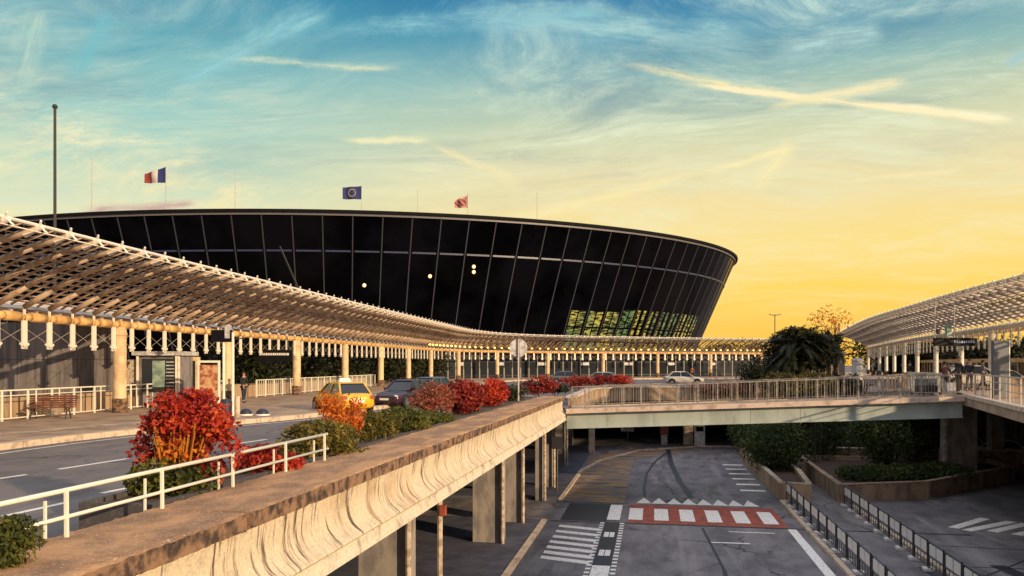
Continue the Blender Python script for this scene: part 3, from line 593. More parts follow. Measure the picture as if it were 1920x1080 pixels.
# ================================================================== CANOPIES
def rear_wing(t, I, N, o0, o1, z0, z1, m):
    q = MB(); n = len(I); k_ = 16
    for k in range(k_):
        s = (k + .5) / k_; vs = []
        for i in range(n):
            a = I[i] + N[i] * (o0 + (o1 - o0) * s); a.z += z0 + (z1 - z0) * s; b = a + N[i] * .20 + Vector((0, 0, .10)); vs += [a, b, b + Vector((0, 0, .025)), a + Vector((0, 0, .025))]
        q.add(vs, [(i * 4 + j, i * 4 + (j + 1) % 4, (i + 1) * 4 + (j + 1) % 4, (i + 1) * 4 + j) for i in range(n - 1) for j in range(4)])
    for i in range(0, n):
        a = I[i] + N[i] * o0; b = I[i] + N[i] * o1; a.z += z0 - .08; b.z += z1 - .08; q.tube(a, b, .07, n=6)
    q.build('rear_slats', m, t)
def canopy(label, pts, side, off, m_rib, m_slat, m_edge, m_gut, lampfrom=None, colstart=0.0, colstep=10.1, base=DK + .15, finlen=1.05, lampstep=1, colr=.27, nslat=15):
    L = smoothline(pts, 1.35); n = len(L); t = thing('canopy', label, 'canopy')
    O = [CW(a[0], a[1], CAMZ + a[2]) for a in L]; T = []
    for i in range(n): T.append(((O[min(n - 1, i + 1)] - O[max(0, i - 1)]) * Vector((1, 1, 0))).normalized())
    N = [Vector((-v.y, v.x, 0)) * side for v in T]
    I = [O[i] + N[i] * off for i in range(n)]
    for i in range(n): I[i].z = CAMZ + L[i][3]
    def pt(i, s):
        p = O[i].lerp(I[i], s); p.z += .22 * math.sin(s * math.pi) * (1 if s > 0 else 0); return p
    q = MB()
    for i in range(n):
        pr = [pt(i, s) for s in (0, .25, .5, .75, 1)]
        for a, b in zip(pr[:-1], pr[1:]): q.tube(a, b, .11, n=7)
        if i < n - 1:
            for s0, s1 in ((0, .5), (.5, 1)):
                q.bar((pt(i, s0) + pt(i + 1, s0)) / 2 + Vector((0, 0, .05)), (pt(i, s1) + pt(i + 1, s1)) / 2 + Vector((0, 0, .05)), .05, .07)
    q.build('ribs', m_rib, t, smooth=True)
    q = MB(); w = .21
    for k in range(nslat):
        s = (k + .6) / nslat; ds = w / off / 2; vs = []
        for i in range(n):
            a = pt(i, s - ds); b = pt(i, s + ds); z = Vector((0, 0, .11)); tl = Vector((0, 0, .05)); th = Vector((0, 0, .025))
            vs += [a + z - tl, b + z + tl, b + z + tl + th, a + z - tl + th]
        q.add(vs, [(i * 4 + j, i * 4 + (j + 1) % 4, (i + 1) * 4 + (j + 1) % 4, (i + 1) * 4 + j) for i in range(n - 1) for j in range(4)])
    q.build('roof_slats', m_slat, t)
    q = MB()
    for i in range(n):
        if i < n - 1: q.tube(O[i] + Vector((0, 0, .10)), O[i + 1] + Vector((0, 0, .10)), .05, n=6); q.bar(O[i] - N[i] * .02 - Vector((0, 0, .1)), O[i + 1] - N[i] * .02 - Vector((0, 0, .1)), .03, .03)
        dn = (O[i] - I[i]).normalized(); e = O[i] + dn * .16
        q.tube(O[i] - dn * .45, e, .10, .10, 8); q.bar(e - dn * .1, e + dn * .05 + Vector((0, 0, .13)) - T[i] * .10, .045, .08); q.bar(e - dn * .05, e + dn * .1 - Vector((0, 0, .22)) + T[i] * .1, .04, .05)
    q.build('edge_trim', m_edge, t)
    q = MB(); G = [p - Vector((0, 0, .38)) for p in I]
    for i in range(n - 1):
        e = (G[i + 1] - G[i]) * .03
        a, b = G[i] + e, G[i + 1] - e; m_ = (a + b) / 2 + Vector((0, 0, .04))
        q.tube(a, a.lerp(m_, .35), .12, .18, 8); q.tube(a.lerp(m_, .35), b.lerp(m_, .35), .18, .18, 8); q.tube(b.lerp(m_, .35), b, .18, .12, 8)
    q.build('gutter', m_gut, t, smooth=True)
    # hanging fins below the gutter, wires between them
    wq = MB(); allf = MB()
    for i in range(0, n):
        f = MB(); g0 = G[i] - Vector((0, 0, .12)); z1 = Vector((0, 0, -finlen)); s = T[i]
        f.bar(g0, g0 + z1, .25, .06, up=tuple(N[i])); f.bar(g0 + z1 + Vector((0, 0, .02)), g0 + z1 + s * .22 + Vector((0, 0, .2)), .06, .07); f.bar(g0 + z1 + Vector((0, 0, .02)), g0 + z1 - s * .22 + Vector((0, 0, .2)), .06, .07)
        f.bar(I[i], G[i], .07, .07)
        (f.build('fin', m_edge, t) if i < 99 else allf.add(f.v, f.f))
        if i < n - 1:
            h0 = G[i + 1] - Vector((0, 0, .12)); k = -N[i] * .0
            wq.bar(g0 + z1 * .25, h0 + z1 * .85, .011, .011); wq.bar(g0 + z1 * .85 + N[i] * .03, h0 + z1 * .25 + N[i] * .03, .011, .011)
    wq.build('bracing', 'rail_grey', t)
    if allf.v: allf.build('fin', m_edge, t)['kind'] = 'stuff'
    # columns on the gutter line
    s = 0.0; nxt = colstart; cols = []
    for i in range(n - 1):
        seg = (G[i + 1] - G[i]).length
        if s + seg >= nxt:
            p = G[i].lerp(G[i + 1], max(0, (nxt - s) / seg)); cols.append(p); nxt += colstep
        s += seg
    for p in cols:
        c = MB(); bz_ = base - .0
        c.lathe((p.x, p.y, 0), [(colr, bz_ + .62), (colr, p.z - .5), (colr * 1.12, p.z - .45), (colr * .9, p.z - .1)], 18)
        co = c.build('column', m_edge if m_edge != 'edge_steel' else 'gut_col', t, smooth=False)
        b = MB(); b.lathe((p.x, p.y, 0), [(colr * 1.22, bz_), (colr * 1.22, bz_ + .6), (colr, bz_ + .62)], 18); b.build('plinth', 'cap_face', co)
    if lampfrom is not None:
        for i in range(n - 1):
            if lampfrom[0] <= i < lampfrom[1] and (i % lampstep == 0):
                p = (pt(i, .90) + pt(i + 1, .90)) / 2 - Vector((0, 0, .1)); MB().sphere(p, .17, n=8, sc=(1, 1, .75)).build('lamp', 'lamp_glow', t, smooth=True)
    return t, O, I, N, T
mat('gut_col', (.74, .55, .32), .55, (.55, .36, .20), 1.5, lo=.45, hi=.65)
left_pts = [(-14.9, 15.5, 4.0, 2.1), (-14.2, 22.1, 4.0, 2.1), (-12.8, 34.7, 4.0, 2.1), (-11.1, 49, 4.0, 2.1), (-9.1, 65, 4.0, 2.1), (-6.9, 82, 4.0, 2.1), (-4.9, 96, 4.0, 2.1), (-1.2, 107, 4.0, 2.1), (5, 114.5, 4.0, 2.1), (14, 120, 4.0, 2.1), (28, 126, 4.0, 2.1), (42, 131, 4.0, 2.1), (56, 137, 4.0, 2.1)]
tl, OL, IL, NL, TL_ = canopy('long slatted steel canopy sweeping over the left pavement and across behind the road', left_pts, 1, 4.6, 'canopy_steel', 'canopy_slat', 'edge_steel', 'gutter', lampfrom=(57, 200), colstart=9.3)
tr, OR_, IR, NR, TR_ = canopy('grey slatted canopy rising over the right pavement', [(24.4, 28, 4.7, 3.1), (25.9, 36, 4.7, 3.1), (27.6, 43, 4.7, 3.1), (29.3, 52, 4.65, 3.0), (32.4, 65, 4.6, 2.9), (37.6, 85, 4.55, 2.8), (50.2, 123, 4.5, 2.7)], -1, 4.3, 'grey_canopy', 'grey_canopy', 'white_steel', 'white_steel', base=RDK, colstart=3.2, colstep=7.2, colr=.2, finlen=1.3)

rear_wing(tr, IR, NR, .5, 7.5, -.1, .25, 'gut_col')
rear_wing(tl, IL[:70], NL[:70], .5, 4.0, -.05, .6, 'canopy_slat')

# ================================================================== THE ROUND TERMINAL
KX, KY = .957, .75; BC = CW(-43.5, 130 + 104 * KY); BR = 104.0; ZT = CAMZ + 25.2; SL = .45
t = thing('terminal_building', 'huge dark glass drum leaning outward to a flat roof, behind the left canopy', 'building', (BC.x, BC.y, DK), TH); t.scale = (KX, KY, 1)
NP = 126; off = DK
def rad(z): return BR - (ZT - z) * SL            # world z
q = MB(); zs = [DK + .02, 11.5, 18.3, 25.7, ZT - .9]; aa = [2 * math.pi * k / NP for k in range(NP)]
vs = [(rad(z) * math.cos(a), rad(z) * math.sin(a), z - off) for z in zs for a in aa]
q.add(vs, [(i * NP + k, i * NP + (k + 1) % NP, (i + 1) * NP + (k + 1) % NP, (i + 1) * NP + k) for i in range(len(zs) - 1) for k in range(NP)]); q.build('glass_wall', 'glass_dark', t)
def on(a, z, out=0.0): r = rad(z) + out; return Vector((r * math.cos(a), r * math.sin(a), z - off))
q = MB()
for a in aa: q.bar(on(a, DK + .1, .06), on(a, ZT - .9, .06), .12, .20, up=(-math.sin(a), math.cos(a), 0))
q.build('mullions', 'mullion', t)
q = MB()
for k, a in enumerate(aa):
    b = aa[(k + 1) % NP]; e = (b - a) * .07; q.bar(on(a + e, 21.0 + 4.6, .10), on(b - e, 25.6, .10), .14, .30, up=(0, 0, 1))
q.build('glazing_band', 'band_blue', t)
q = MB()
for z, w, o_ in ((ZT - .62, .5, .16), ):
    for k, a in enumerate(aa): q.bar(on(a, z, o_), on(aa[(k + 1) % NP], z, o_), w * .5, .42, up=(0, 0, 1))
q.build('rim_band', 'rim_grey', t)
q = MB(); q.lathe((0, 0, 0), [(BR - .2, ZT - .34 - off), (BR + .5, ZT - .42 - off), (BR + .6, ZT + .05 - off), (BR - 1.5, ZT + .12 - off), (BR - 3, ZT - off)], NP); q.build('roof', 'roof_dark', t)
def az_of(px, X=None):      # angle on the wall that a pixel column meets at the front, at height z
    return None
def wallhit(px, py):
    """first point of the leaning wall along the sight line through (px, py)"""
    dv = CW((px - CX) / F, 1, (HY - py) / F); lo = None
    for s in np.arange(90, 260, .05):
        p = Vector((0, 0, CAMZ)) + dv * s
        ux, uy = p.x - BC.x, p.y - BC.y; lx = (ux * CT + uy * ST) / KX; ly = (-ux * ST + uy * CT) / KY
        if math.hypot(lx, ly) < rad(p.z): return math.atan2(ly, lx), p.z
    return None
for px, py in ((683, 535), (806, 518), (888, 500), (888, 510)):
    h = wallhit(px, py)
    if h: MB().sphere(on(h[0], h[1], .02), .34, n=10).build('lamp', 'warm_globe', t, smooth=True)
h1, h2 = wallhit(524, 462), wallhit(562, 548)
MB().bar(on(h1[0], h1[1], .04), on(h2[0], h2[1], .04), .5, .12).build('brace', 'mullion', t)
# rows of dim green lit rooms low on the right side
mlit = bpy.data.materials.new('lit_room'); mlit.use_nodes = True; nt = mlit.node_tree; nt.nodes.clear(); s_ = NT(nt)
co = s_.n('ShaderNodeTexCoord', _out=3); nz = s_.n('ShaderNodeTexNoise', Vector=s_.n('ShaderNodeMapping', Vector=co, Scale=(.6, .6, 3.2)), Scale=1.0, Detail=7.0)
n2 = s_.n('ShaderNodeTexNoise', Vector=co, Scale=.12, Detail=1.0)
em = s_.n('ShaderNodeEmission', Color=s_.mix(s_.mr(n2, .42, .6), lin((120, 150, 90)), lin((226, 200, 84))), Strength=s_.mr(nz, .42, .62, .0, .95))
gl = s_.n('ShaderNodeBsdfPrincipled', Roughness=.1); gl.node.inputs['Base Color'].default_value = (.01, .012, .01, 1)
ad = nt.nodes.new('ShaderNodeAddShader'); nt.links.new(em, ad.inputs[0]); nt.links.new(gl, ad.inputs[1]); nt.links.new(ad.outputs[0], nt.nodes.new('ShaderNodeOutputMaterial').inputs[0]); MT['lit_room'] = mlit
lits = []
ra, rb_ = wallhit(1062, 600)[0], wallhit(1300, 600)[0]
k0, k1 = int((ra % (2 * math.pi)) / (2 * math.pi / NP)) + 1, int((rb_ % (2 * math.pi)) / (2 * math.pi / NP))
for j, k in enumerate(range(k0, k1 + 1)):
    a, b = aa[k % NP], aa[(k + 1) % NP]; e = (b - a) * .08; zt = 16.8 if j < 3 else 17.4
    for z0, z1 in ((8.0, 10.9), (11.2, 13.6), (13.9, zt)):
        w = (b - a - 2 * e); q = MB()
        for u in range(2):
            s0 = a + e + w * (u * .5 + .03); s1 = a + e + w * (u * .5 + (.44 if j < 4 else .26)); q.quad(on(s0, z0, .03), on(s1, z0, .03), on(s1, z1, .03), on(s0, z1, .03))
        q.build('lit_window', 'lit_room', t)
# low glass front under the far canopy
t = thing('low_building', 'low glazed terminal front under the far canopy, with pale mullions', 'building')
L = smoothline([(-18, 98), (-10, 112), (0, 122), (12, 129), (28, 134.5), (46, 141), (62, 148)], 1.6); W = [CW(a, b) for a, b in L]
q = MB(); mu = MB(); fr = MB(); wl = MB()
for i in range(len(W) - 1):
    a, b = W[i], W[i + 1]; z0 = Vector((0, 0, DK + .15)); z1 = Vector((0, 0, DK + 4.3))
    q.quad(a + z0, b + z0, b + z1, a + z1)
    mu.bar(a + z0, a + z1, .12, .14)
    for z in (.5, 2.6): fr.bar(a + Vector((0, 0, DK + z)), b + Vector((0, 0, DK + z)), .09, .09)
    fr.bar(a + z1, b + z1, .5, .4)
    if i % 5 == 2: wl.quad((a + z0) * 1 + Vector((0, -.15, 1.9)), b + z0 + Vector((0, -.15, 1.9)), b + z0 + Vector((0, -.15, 2.35)), a + z0 + Vector((0, -.15, 2.35)))
q.build('glass_wall', 'glass_mid', t); mu.build('mullions', 'rail_grey', t); fr.build('frame', 'mullion', t); wl.build('door_signs', 'panel_pale', t)

# ================================================================== FLAGPOLES
def pole(px, pytop, Z, base, r, label, m='rail_grey', name='flagpole'):
    p = PZ(px, pytop, Z); t = thing(name, label, 'flagpole', (p.x, p.y, base), group=None)
    MB().tube((0, 0, 0), (0, 0, p.z - base), r, r * .7, 10).build('mast', m, t); MB().sphere((0, 0, p.z - base), r * 1.5, n=8).build('finial', m, t); return t, p.z - base
def flag(parent, w, h, top, kind, label, rz, wave=.25, droop=0.0):
    """cloth strip with folds, flying from the mast"""
    nu, nv = 24, 12; vs = []
    for j in range(nv + 1):
        for i in range(nu + 1):
            u = i / nu; v = j / nv; sh = 1 - .45 * u * droop
            vs.append((-u * w, wave * math.sin(u * 9 + v * 1.3) * u + .1 * math.sin(v * 5 + u * 4) * u, top - (v - .5) * h * sh - .5 * h - droop * u * .25 * h))
    cols = {'tricolour': lambda u, v: 0 if u < .36 else 1 if u < .68 else 2, 'stars': lambda u, v: 0, 'pink': lambda u, v: 0 if abs(v - .5) > .32 or u < .12 else (1 if (int(u * 9) + int(v * 7)) % 3 else 0)}[kind]
    mats = {'tricolour': ['flag_blue', 'flag_white', 'flag_red'], 'stars': ['flag_blue'], 'pink': ['flag_pink', 'flag_red']}[kind]
    q = MB(); 
    for j in range(nv):
        for i in range(nu):
            k = j * (nu + 1) + i; q.add([vs[k], vs[k + 1], vs[k + nu + 2], vs[k + nu + 1]], [(0, 1, 2, 3)], mats[cols((i + .5) / nu, (j + .5) / nv)])
    o = q.build('flag', mats[0]); tag(o, label, 'flag'); o.location = parent.location; o.rotation_euler = (0, 0, rz)
    if kind == 'stars':
        s = MB()
        for k in range(12):
            a = k * math.pi / 6; u = .5 + .17 * math.cos(a) * h / w * 1.5; v = .5 + .27 * math.sin(a)
            x = -u * w; z = top - v * h - droop * u * .25 * h; y = wave * math.sin(u * 9 + v * 1.3) * u + .1 * math.sin(v * 5 + u * 4) * u - .05
            pts = [(x + (.17 if n_ % 2 == 0 else .07) * math.sin(n_ * math.pi / 5), y, z + (.17 if n_ % 2 == 0 else .07) * math.cos(n_ * math.pi / 5)) for n_ in range(10)]
            s.add(pts, [tuple(range(10))])
        s.build('stars', 'flag_gold', o)
    return o
t, h = pole(103, 200, 38, DK + .15, .085, 'tall thick mast rising behind the left canopy, nearest and highest', 'mast_dark', 'mast')
RT = ZT + .05
specs = [(172, 297, 139.6, 'bare flagpole at the left end of the row on the terminal roof'), (311, 313, 145.7, 'flagpole carrying the blue, white and red flag'), (441, 322, 149.3, 'bare flagpole between the tricolour and the blue flag'),
         (678, 349, 161.9, 'flagpole carrying the blue flag with stars'), (783, 357, 165.4, 'bare flagpole between the blue flag and the pinkish flag'), (877, 364, 169, 'flagpole carrying the small pinkish flag'), (1007, 363, 169, 'bare flagpole at the right end of the row on the roof')]
fl = {}
for px, py, Z, lb in specs: fl[px] = pole(px, py, Z, RT, .075, lb)
flag(fl[311][0], 3.9, 2.9, fl[311][1], 'tricolour', 'blue, white and red flag flying to the left above the terminal roof', TH, .3, .9)
flag(fl[678][0], 3.8, 2.7, fl[678][1], 'stars', 'dark blue flag with a ring of stars above the terminal roof', TH + .1, .3, .25)
flag(fl[877][0], 2.8, 2.6, fl[877][1] - .3, 'pink', 'small pale red patterned flag above the terminal roof', TH, .35, .8)

# ================================================================== LEFT PAVEMENT
# railing one metre behind the gutter line
P = [I_ + N_ * .9 for I_, N_ in zip(IL[:46], NL[:46])]
P = [Vector((p.x, p.y, kz)) for p in P]
railing('cream tubular railing behind the bench along the left pavement', P[:24:1], top=1.15, pitch=.9, m='rail_white', barr=.018, post=2.7, base=.1, mid=(.95,))
railing('cream railing farther along the left pavement in front of the trees', P[26:46], top=1.1, pitch=.3, m='rail_white', barr=.012, post=1.35, base=.1)
t = thing('low_wall', 'long low tan wall just behind the left pavement railing', 'wall')
q = MB()
for a, b in zip(P[:45], P[1:46]): n_ = Vector((-(b - a).y, (b - a).x, 0)).normalized() * 1.0; q.bar(a + n_ + Vector((0, 0, .42)), b + n_ + Vector((0, 0, .42)), .25, .86, up=(0, 0, 1))
q.build('wall_face', 'tan_wall', t)
# tall concrete wall
a, b = CW(-27, 37.5), CW(-18.9, 38.4); t = thing('concrete_wall', 'tall dark streaked concrete wall behind the bench', 'wall')
q = MB(); q.bar(a + Vector((0, 0, 6.6)), b + Vector((0, 0, 6.6)), .5, 4.3, up=(0, 0, 1)); q.build('wall_face', 'wall_concrete', t)
q = MB(); u = (b - a).normalized(); n_ = Vector((u.y, -u.x, 0))
for k in np.arange(.9, 8, 1.35): p = a + u * k + n_ * .252; q.bar(p + Vector((0, 0, 4.5)), p + Vector((0, 0, 8.75)), .02, .012)
q.bar(a + n_ * .252 + Vector((0, 0, 7.0)), b + n_ * .252 + Vector((0, 0, 7.0)), .012, .02); q.build('panel_joints', 'metal_dark', t)
# glazed kiosk right of the first column
kc = PZ(300, 725, 39.5); t = thing('kiosk', 'glazed kiosk with a flat roof and green pane behind the tall red shrub', 'kiosk', (kc.x, kc.y, kz), TH)
q = MB(); q.box((-1.1, -.1, 0), (1.1, 1.6, 2.55)); q.build('body', 'concrete', t)
MB().box((-1.25, -.35, 2.56), (1.25, 1.7, 2.76)).build('roof', 'panel_pale', t)
w = MB().box((-.80, -.16, .75), (.80, -.11, 2.4)).build('window', 'glass_mid', t); MB().quad((-.3, -.17, 1.0), (.32, -.17, 1.0), (.32, -.17, 2.3), (-.3, -.17, 2.3)).build('pane', 'booth_green', w)
q = MB()
for k in range(9): q.box((.38, -.19, .85 + k * .17), (.78, -.17, .90 + k * .17))
q.build('blind', 'panel_pale', w)
for x in (-1.02, .9, 1.02): MB().bar((x, -.2, 0), (x, -.2, 2.55), .09, .09).build('post', 'white_steel', t)
MB().box((-1.75, -.05, .85), (-1.15, 0, 2.35)).build('side_panel', 'poster_pale', t)
kc = PZ(392, 735, 37); t = thing('poster_stand', 'freestanding orange poster panel in a pale frame, left of the signal posts', 'poster stand', (kc.x, kc.y, kz), TH)
MB().box((-.42, -.05, .35), (.42, .05, 2.1)).build('poster', 'poster', t); q = MB(); q.box((-.5, -.07, 0), (-.43, .07, 2.2)); q.build('frame', 'rail_white', t); MB().box((.43, -.07, 0), (.5, .07, 2.2)).build('frame', 'rail_white', t); MB().box((-.5, -.07, 2.2), (.5, .07, 2.3)).build('frame', 'rail_white', t)
kc = PZ(360, 735, 41); t = thing('display_case', 'narrow glazed display case beside the kiosk', 'display case', (kc.x, kc.y, kz), TH)
MB().box((-.35, -.2, 0), (.35, .2, 2.5)).build('case', 'gut_col', t); MB().box((-.25, -.22, .8), (.25, -.201, 2.3)).build('pane', 'glass_mid', t)
kc = PZ(425, 765, 33); t = thing('sign_gantry', 'dark square road sign on pale twin posts at the kerb under the canopy', 'sign', (kc.x, kc.y, DK + .15), TH)
for x in (-.12, .26): MB().tube((x, 0, 0), (x, 0, 3.45), .055).build('post', 'rail_white', t)
MB().box((-.62, -.08, 3.05), (.22, .08, 3.55)).build('sign_panel', 'sign_black', t); MB().box((-.04, -.12, 3.2), (.16, .12, 3.75)).build('lamp_head', 'panel_pale', t); MB().bar((.1, 0, 3.2), (.75, 0, 3.2), .05, .05).build('arm', 'metal_dark', t)
kc = PZ(515, 670, 50); t = thing('hanging_sign', 'wide black direction sign with a line of white lettering under the canopy', 'sign', (kc.x, kc.y, 7.25), TH)
q = MB().box((-1.1, -.1, -.35), (1.1, .1, .42)).build('sign_panel', 'sign_black', t)
s = MB(); x = -.95
while x < .9:
    w_ = random.uniform(.05, .12); s.box((x, -.106, .08), (x + w_, -.101, .22)); x += w_ + .04
s.build('lettering', 'paint_white', t)
for x in (-.8, .8): MB().tube((x, 0, .42), (x, 0, 1.25), .03).build('hanger', 'metal_grey', t)
kc = PZ(424, 782, 31.8); t = thing('litter_bin', 'dark blue litter bin at the kerb below the signal posts', 'bin', (kc.x, kc.y, DK + .15), TH)
MB().lathe((0, 0, 0), [(.17, 0), (.21, .08), (.23, .62), (.20, .68), (.12, .74)], 16).build('body', 'bin_blue', t, smooth=False); MB().lathe((0, 0, 0), [(.235, .5), (.24, .52), (.235, .56)], 16).build('band', 'metal_grey', t)
MB().tube((.45, 0, 0), (.45, 0, .85), .10, n=12).build('ash_post', 'kerb', t)
for k, (px, lb) in enumerate(((461, 'dark dome shaped bollard at the kerb, the one nearer the blue bin'), (492, 'dark dome shaped bollard at the kerb, the one nearer the yellow taxi'))):
    kc = PZ(px, 781, 33.2); t = thing('dome_bollard', lb, 'bollard', (kc.x, kc.y, kz), group='dome bollards at the kerb')
    MB().lathe((0, 0, 0), [(.27, 0), (.27, .08), (.22, .18), (.14, .25), (.03, .28)], 16).build('dome', 'bin_blue', t, smooth=True); MB().lathe((0, 0, 0), [(.30, 0), (.30, .05), (.275, .06)], 16).build('base', 'paint_white', t)
# bench
kc = PH(95, 785, kz); t = thing('park_bench', 'dark red wooden bench with curved iron legs by the cream railing', 'bench', (kc.x, kc.y, kz), TH + .22)
s = MB()
for k in range(5): s.box((-.85, -.28 + k * .105, .43), (.85, -.20 + k * .105, .465))
s.build('seat', 'wood_red', t); s = MB()
for k in range(5): z = .52 + k * .085; s.bar((-.85, .26 + k * .035, z), (.85, .26 + k * .035, z), .03, .07, up=(0, 0, 1))
s.build('backrest', 'wood_red', t)
for x in (-.62, .62):
    l = MB(); l.path([(x, -.30, 0), (x, -.22, .2), (x, -.10, .32), (x, -.26, .42)], .028); l.path([(x, .34, 0), (x, .24, .2), (x, .08, .34), (x, .2, .42)], .028); l.path([(x, -.3, .42), (x, .24, .42), (x, .42, .92)], .024); l.path([(x, -.30, .42), (x, -.34, .62), (x, .30, .64)], .02); l.build('leg', 'metal_dark', t)

# ================================================================== SHRUBS BY THE PARAPET
def trough(y0, y1, label):
    t = thing('planter', label, 'planter', (-6.45, (y0 + y1) / 2, DK), group='planter troughs behind the parapet'); h = (y1 - y0) / 2
    q = MB(); q.box((-.5, -h, .002), (-.42, h, .60)); q.box((.42, -h, .002), (.5, h, .60)); q.box((-.42, -h, .002), (.42, -h + .08, .60)); q.box((-.42, h - .08, .002), (.42, h, .60)); q.build('trough', 'planter', t)
    MB().box((-.42, -h + .08, .003), (.42, h - .08, .54)).build('soil', 'soil', t); return t
for y0, y1, lb in ((8.7, 11.9, 'dark pebbled planter trough under the tall red shrub'), (12.3, 17.3, 'dark planter trough under the rounded green bush'), (17.7, 23.2, 'dark planter trough under the wide green bushes'), (23.6, 29, 'dark planter trough under the pink and green shrubs'), (29.4, 35, 'dark planter trough under the clipped red hedge'), (35.4, 40.6, 'dark planter trough nearest the footbridge')): trough(y0, y1, lb)
B = DK + .5
def Y(px, x=-6.45): return PY(px, x)
p = Y(345); t = shrub('red_shrub', 'tall vivid red shrub with golden stalks in the nearest planter', (p.x, p.y, 6.08), (.58, .5, .38), 1900, .042, 'leaf_red', B, cat='shrub', clumps=30, spread=.20, st=7, aspect=.8, shell=.35)
leaves('foliage', [((-.50, 0, .90), (.26, .3, .30)), ((.46, 0, .88), (.34, .3, .36)), ((.12, 0, 1.24), (.30, .3, .26)), ((-.30, 0, 1.18), (.16, .2, .20)), ((.72, 0, .60), (.16, .2, .26)), ((-.12, .1, 1.0), (.26, .3, .26))], 1900, .042, 'leaf_red', t, clumps=8, spread=.22, shell=.3, aspect=.8)
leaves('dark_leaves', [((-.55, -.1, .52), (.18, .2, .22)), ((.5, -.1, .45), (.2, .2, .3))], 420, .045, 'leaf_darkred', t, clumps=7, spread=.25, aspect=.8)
q = MB()
for i in range(90):
    x = random.uniform(-.40, .40); y = random.uniform(-.25, .25); q.path([(x * .6, y, .1), (x * .8, y, .5 + random.uniform(-.05, .1)), (x * 1.15, y * 1.2, .75 + random.uniform(0, .35))], random.uniform(.008, .016), 5)
q.build('stalks', 'stalk_yellow', t)
leaves('orange_tips', [((0, -.1, .62), (.36, .3, .16))], 420, .055, 'leaf_orange', t, clumps=16, spread=.3)
shrub('green_shrub', 'low dark green shrub at the foot of the tall red shrub', (p.x + .0, p.y - .25, 5.22), (.56, .5, .27), 2600, .045, 'leaf_green', B, clumps=30, spread=.28, st=4)
p = Y(470); shrub('red_shrub', 'small deep red shrub leaning over the guard rail, right of the tall one', (p.x + .25, p.y + .1, 5.22), (.55, .4, .24), 2600, .042, 'leaf_red', B - .1, clumps=22, spread=.22, st=4, aspect=.8)
p = Y(595); shrub('green_shrub', 'large rounded green bush with yellowing leaves just past the end of the guard rail', (p.x + .1, p.y, 5.22), (.78, .85, .44), 6500, .05, 'leaf_olive', B, clumps=60, spread=.2, shell=.7)
p = Y(632); shrub('orange_shrub', 'loose bright orange shrub standing in front of the yellow taxi', (p.x - .1, p.y + .4, 5.75), (.50, .5, .55), 2200, .042, 'leaf_orange', B, clumps=26, spread=.2, shell=.3)
p = Y(700); shrub('green_shrub', 'green bush right of the orange shrub', (p.x, p.y, 5.32), (.58, .8, .36), 4000, .05, 'leaf_olive', B, clumps=44, spread=.22)
p = Y(757); shrub('green_shrub', 'dark olive bush between the green bush and the pink shrub', (p.x, p.y, 5.28), (.68, .9, .36), 4200, .05, 'leaf_green', B, clumps=44, spread=.22)
p = Y(828); shrub('green_shrub', 'low green bush below the pink shrub', (p.x + .1, p.y - 1, 5.12), (.5, .9, .28), 2200, .05, 'leaf_green', B, clumps=30, spread=.22)
p = Y(806); shrub('pink_shrub', 'dusty pink and red shrub in front of the dark car', (p.x - .2, p.y + .9, 5.72), (.70, .7, .48), 3600, .05, 'leaf_pink', B, clumps=34, spread=.2)
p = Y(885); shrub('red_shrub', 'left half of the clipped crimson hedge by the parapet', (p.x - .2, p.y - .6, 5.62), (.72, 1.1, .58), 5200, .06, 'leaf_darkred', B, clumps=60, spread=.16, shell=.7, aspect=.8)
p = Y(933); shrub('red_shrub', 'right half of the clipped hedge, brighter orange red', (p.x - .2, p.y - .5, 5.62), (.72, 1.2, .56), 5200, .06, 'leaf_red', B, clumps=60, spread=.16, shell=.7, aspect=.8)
p = Y(984); shrub('green_shrub', 'dark rounded bush between the red hedges', (p.x - .1, p.y - 3, 5.45), (.75, 1, .42), 2200, .06, 'leaf_dark', B, clumps=34, spread=.2)
for px, py, Z, rx, rzz, m_, lb in ((1010, 722, 46, 1.1, .5, 'leaf_darkred', 'red hedge on the island just left of the round sign'), (1082, 716, 62, 1.4, .45, 'leaf_darkred', 'distant red bush above the end of the parapet'), (1122, 713, 66, 1.2, .42, 'leaf_darkred', 'distant red bush in front of a parked car, left of centre'), (1164, 712, 68, 1.2, .42, 'leaf_red', 'distant red bush beside the parked car, right of it'),
                                  (1038, 728, 52, 1.3, .28, 'leaf_dark', 'low dark ground bush past the end of the parapet')):
    c = PZ(px, py, Z); shrub('red_shrub' if 'red' in m_ else 'green_shrub', lb, (c.x, c.y, max(c.z, DK + rzz * .8)), (rx, .8, rzz), 1500, .09, m_, DK, clumps=36, spread=.2)
c = PZ(4, 985, 6.6); shrub('green_shrub', 'little green bush on the cap at the left edge, nearest the camera', (c.x, c.y + .1, 5.30), (.20, .26, .20), 1500, .028, 'leaf_green', 5.08, clumps=24, spread=.25, st=3)

# round sign seen from behind
kc = CW((972 - CX) / F * 37, 37, 0); t = thing('round_sign', 'round road sign seen from its pale back on a thin pole above the red hedge', 'sign', (kc.x, kc.y, DK), TH)
MB().tube((0, 0, 0), (0, 0, 3.45), .04).build('pole', 'rail_grey', t); MB().tube((0, .05, 3.04), (0, .08, 3.04), .42, n=28).build('disc', 'panel_pale', t); MB().box((-.045, -.02, 2.62), (.045, .049, 3.5)).build('bracket', 'metal_dark', t)
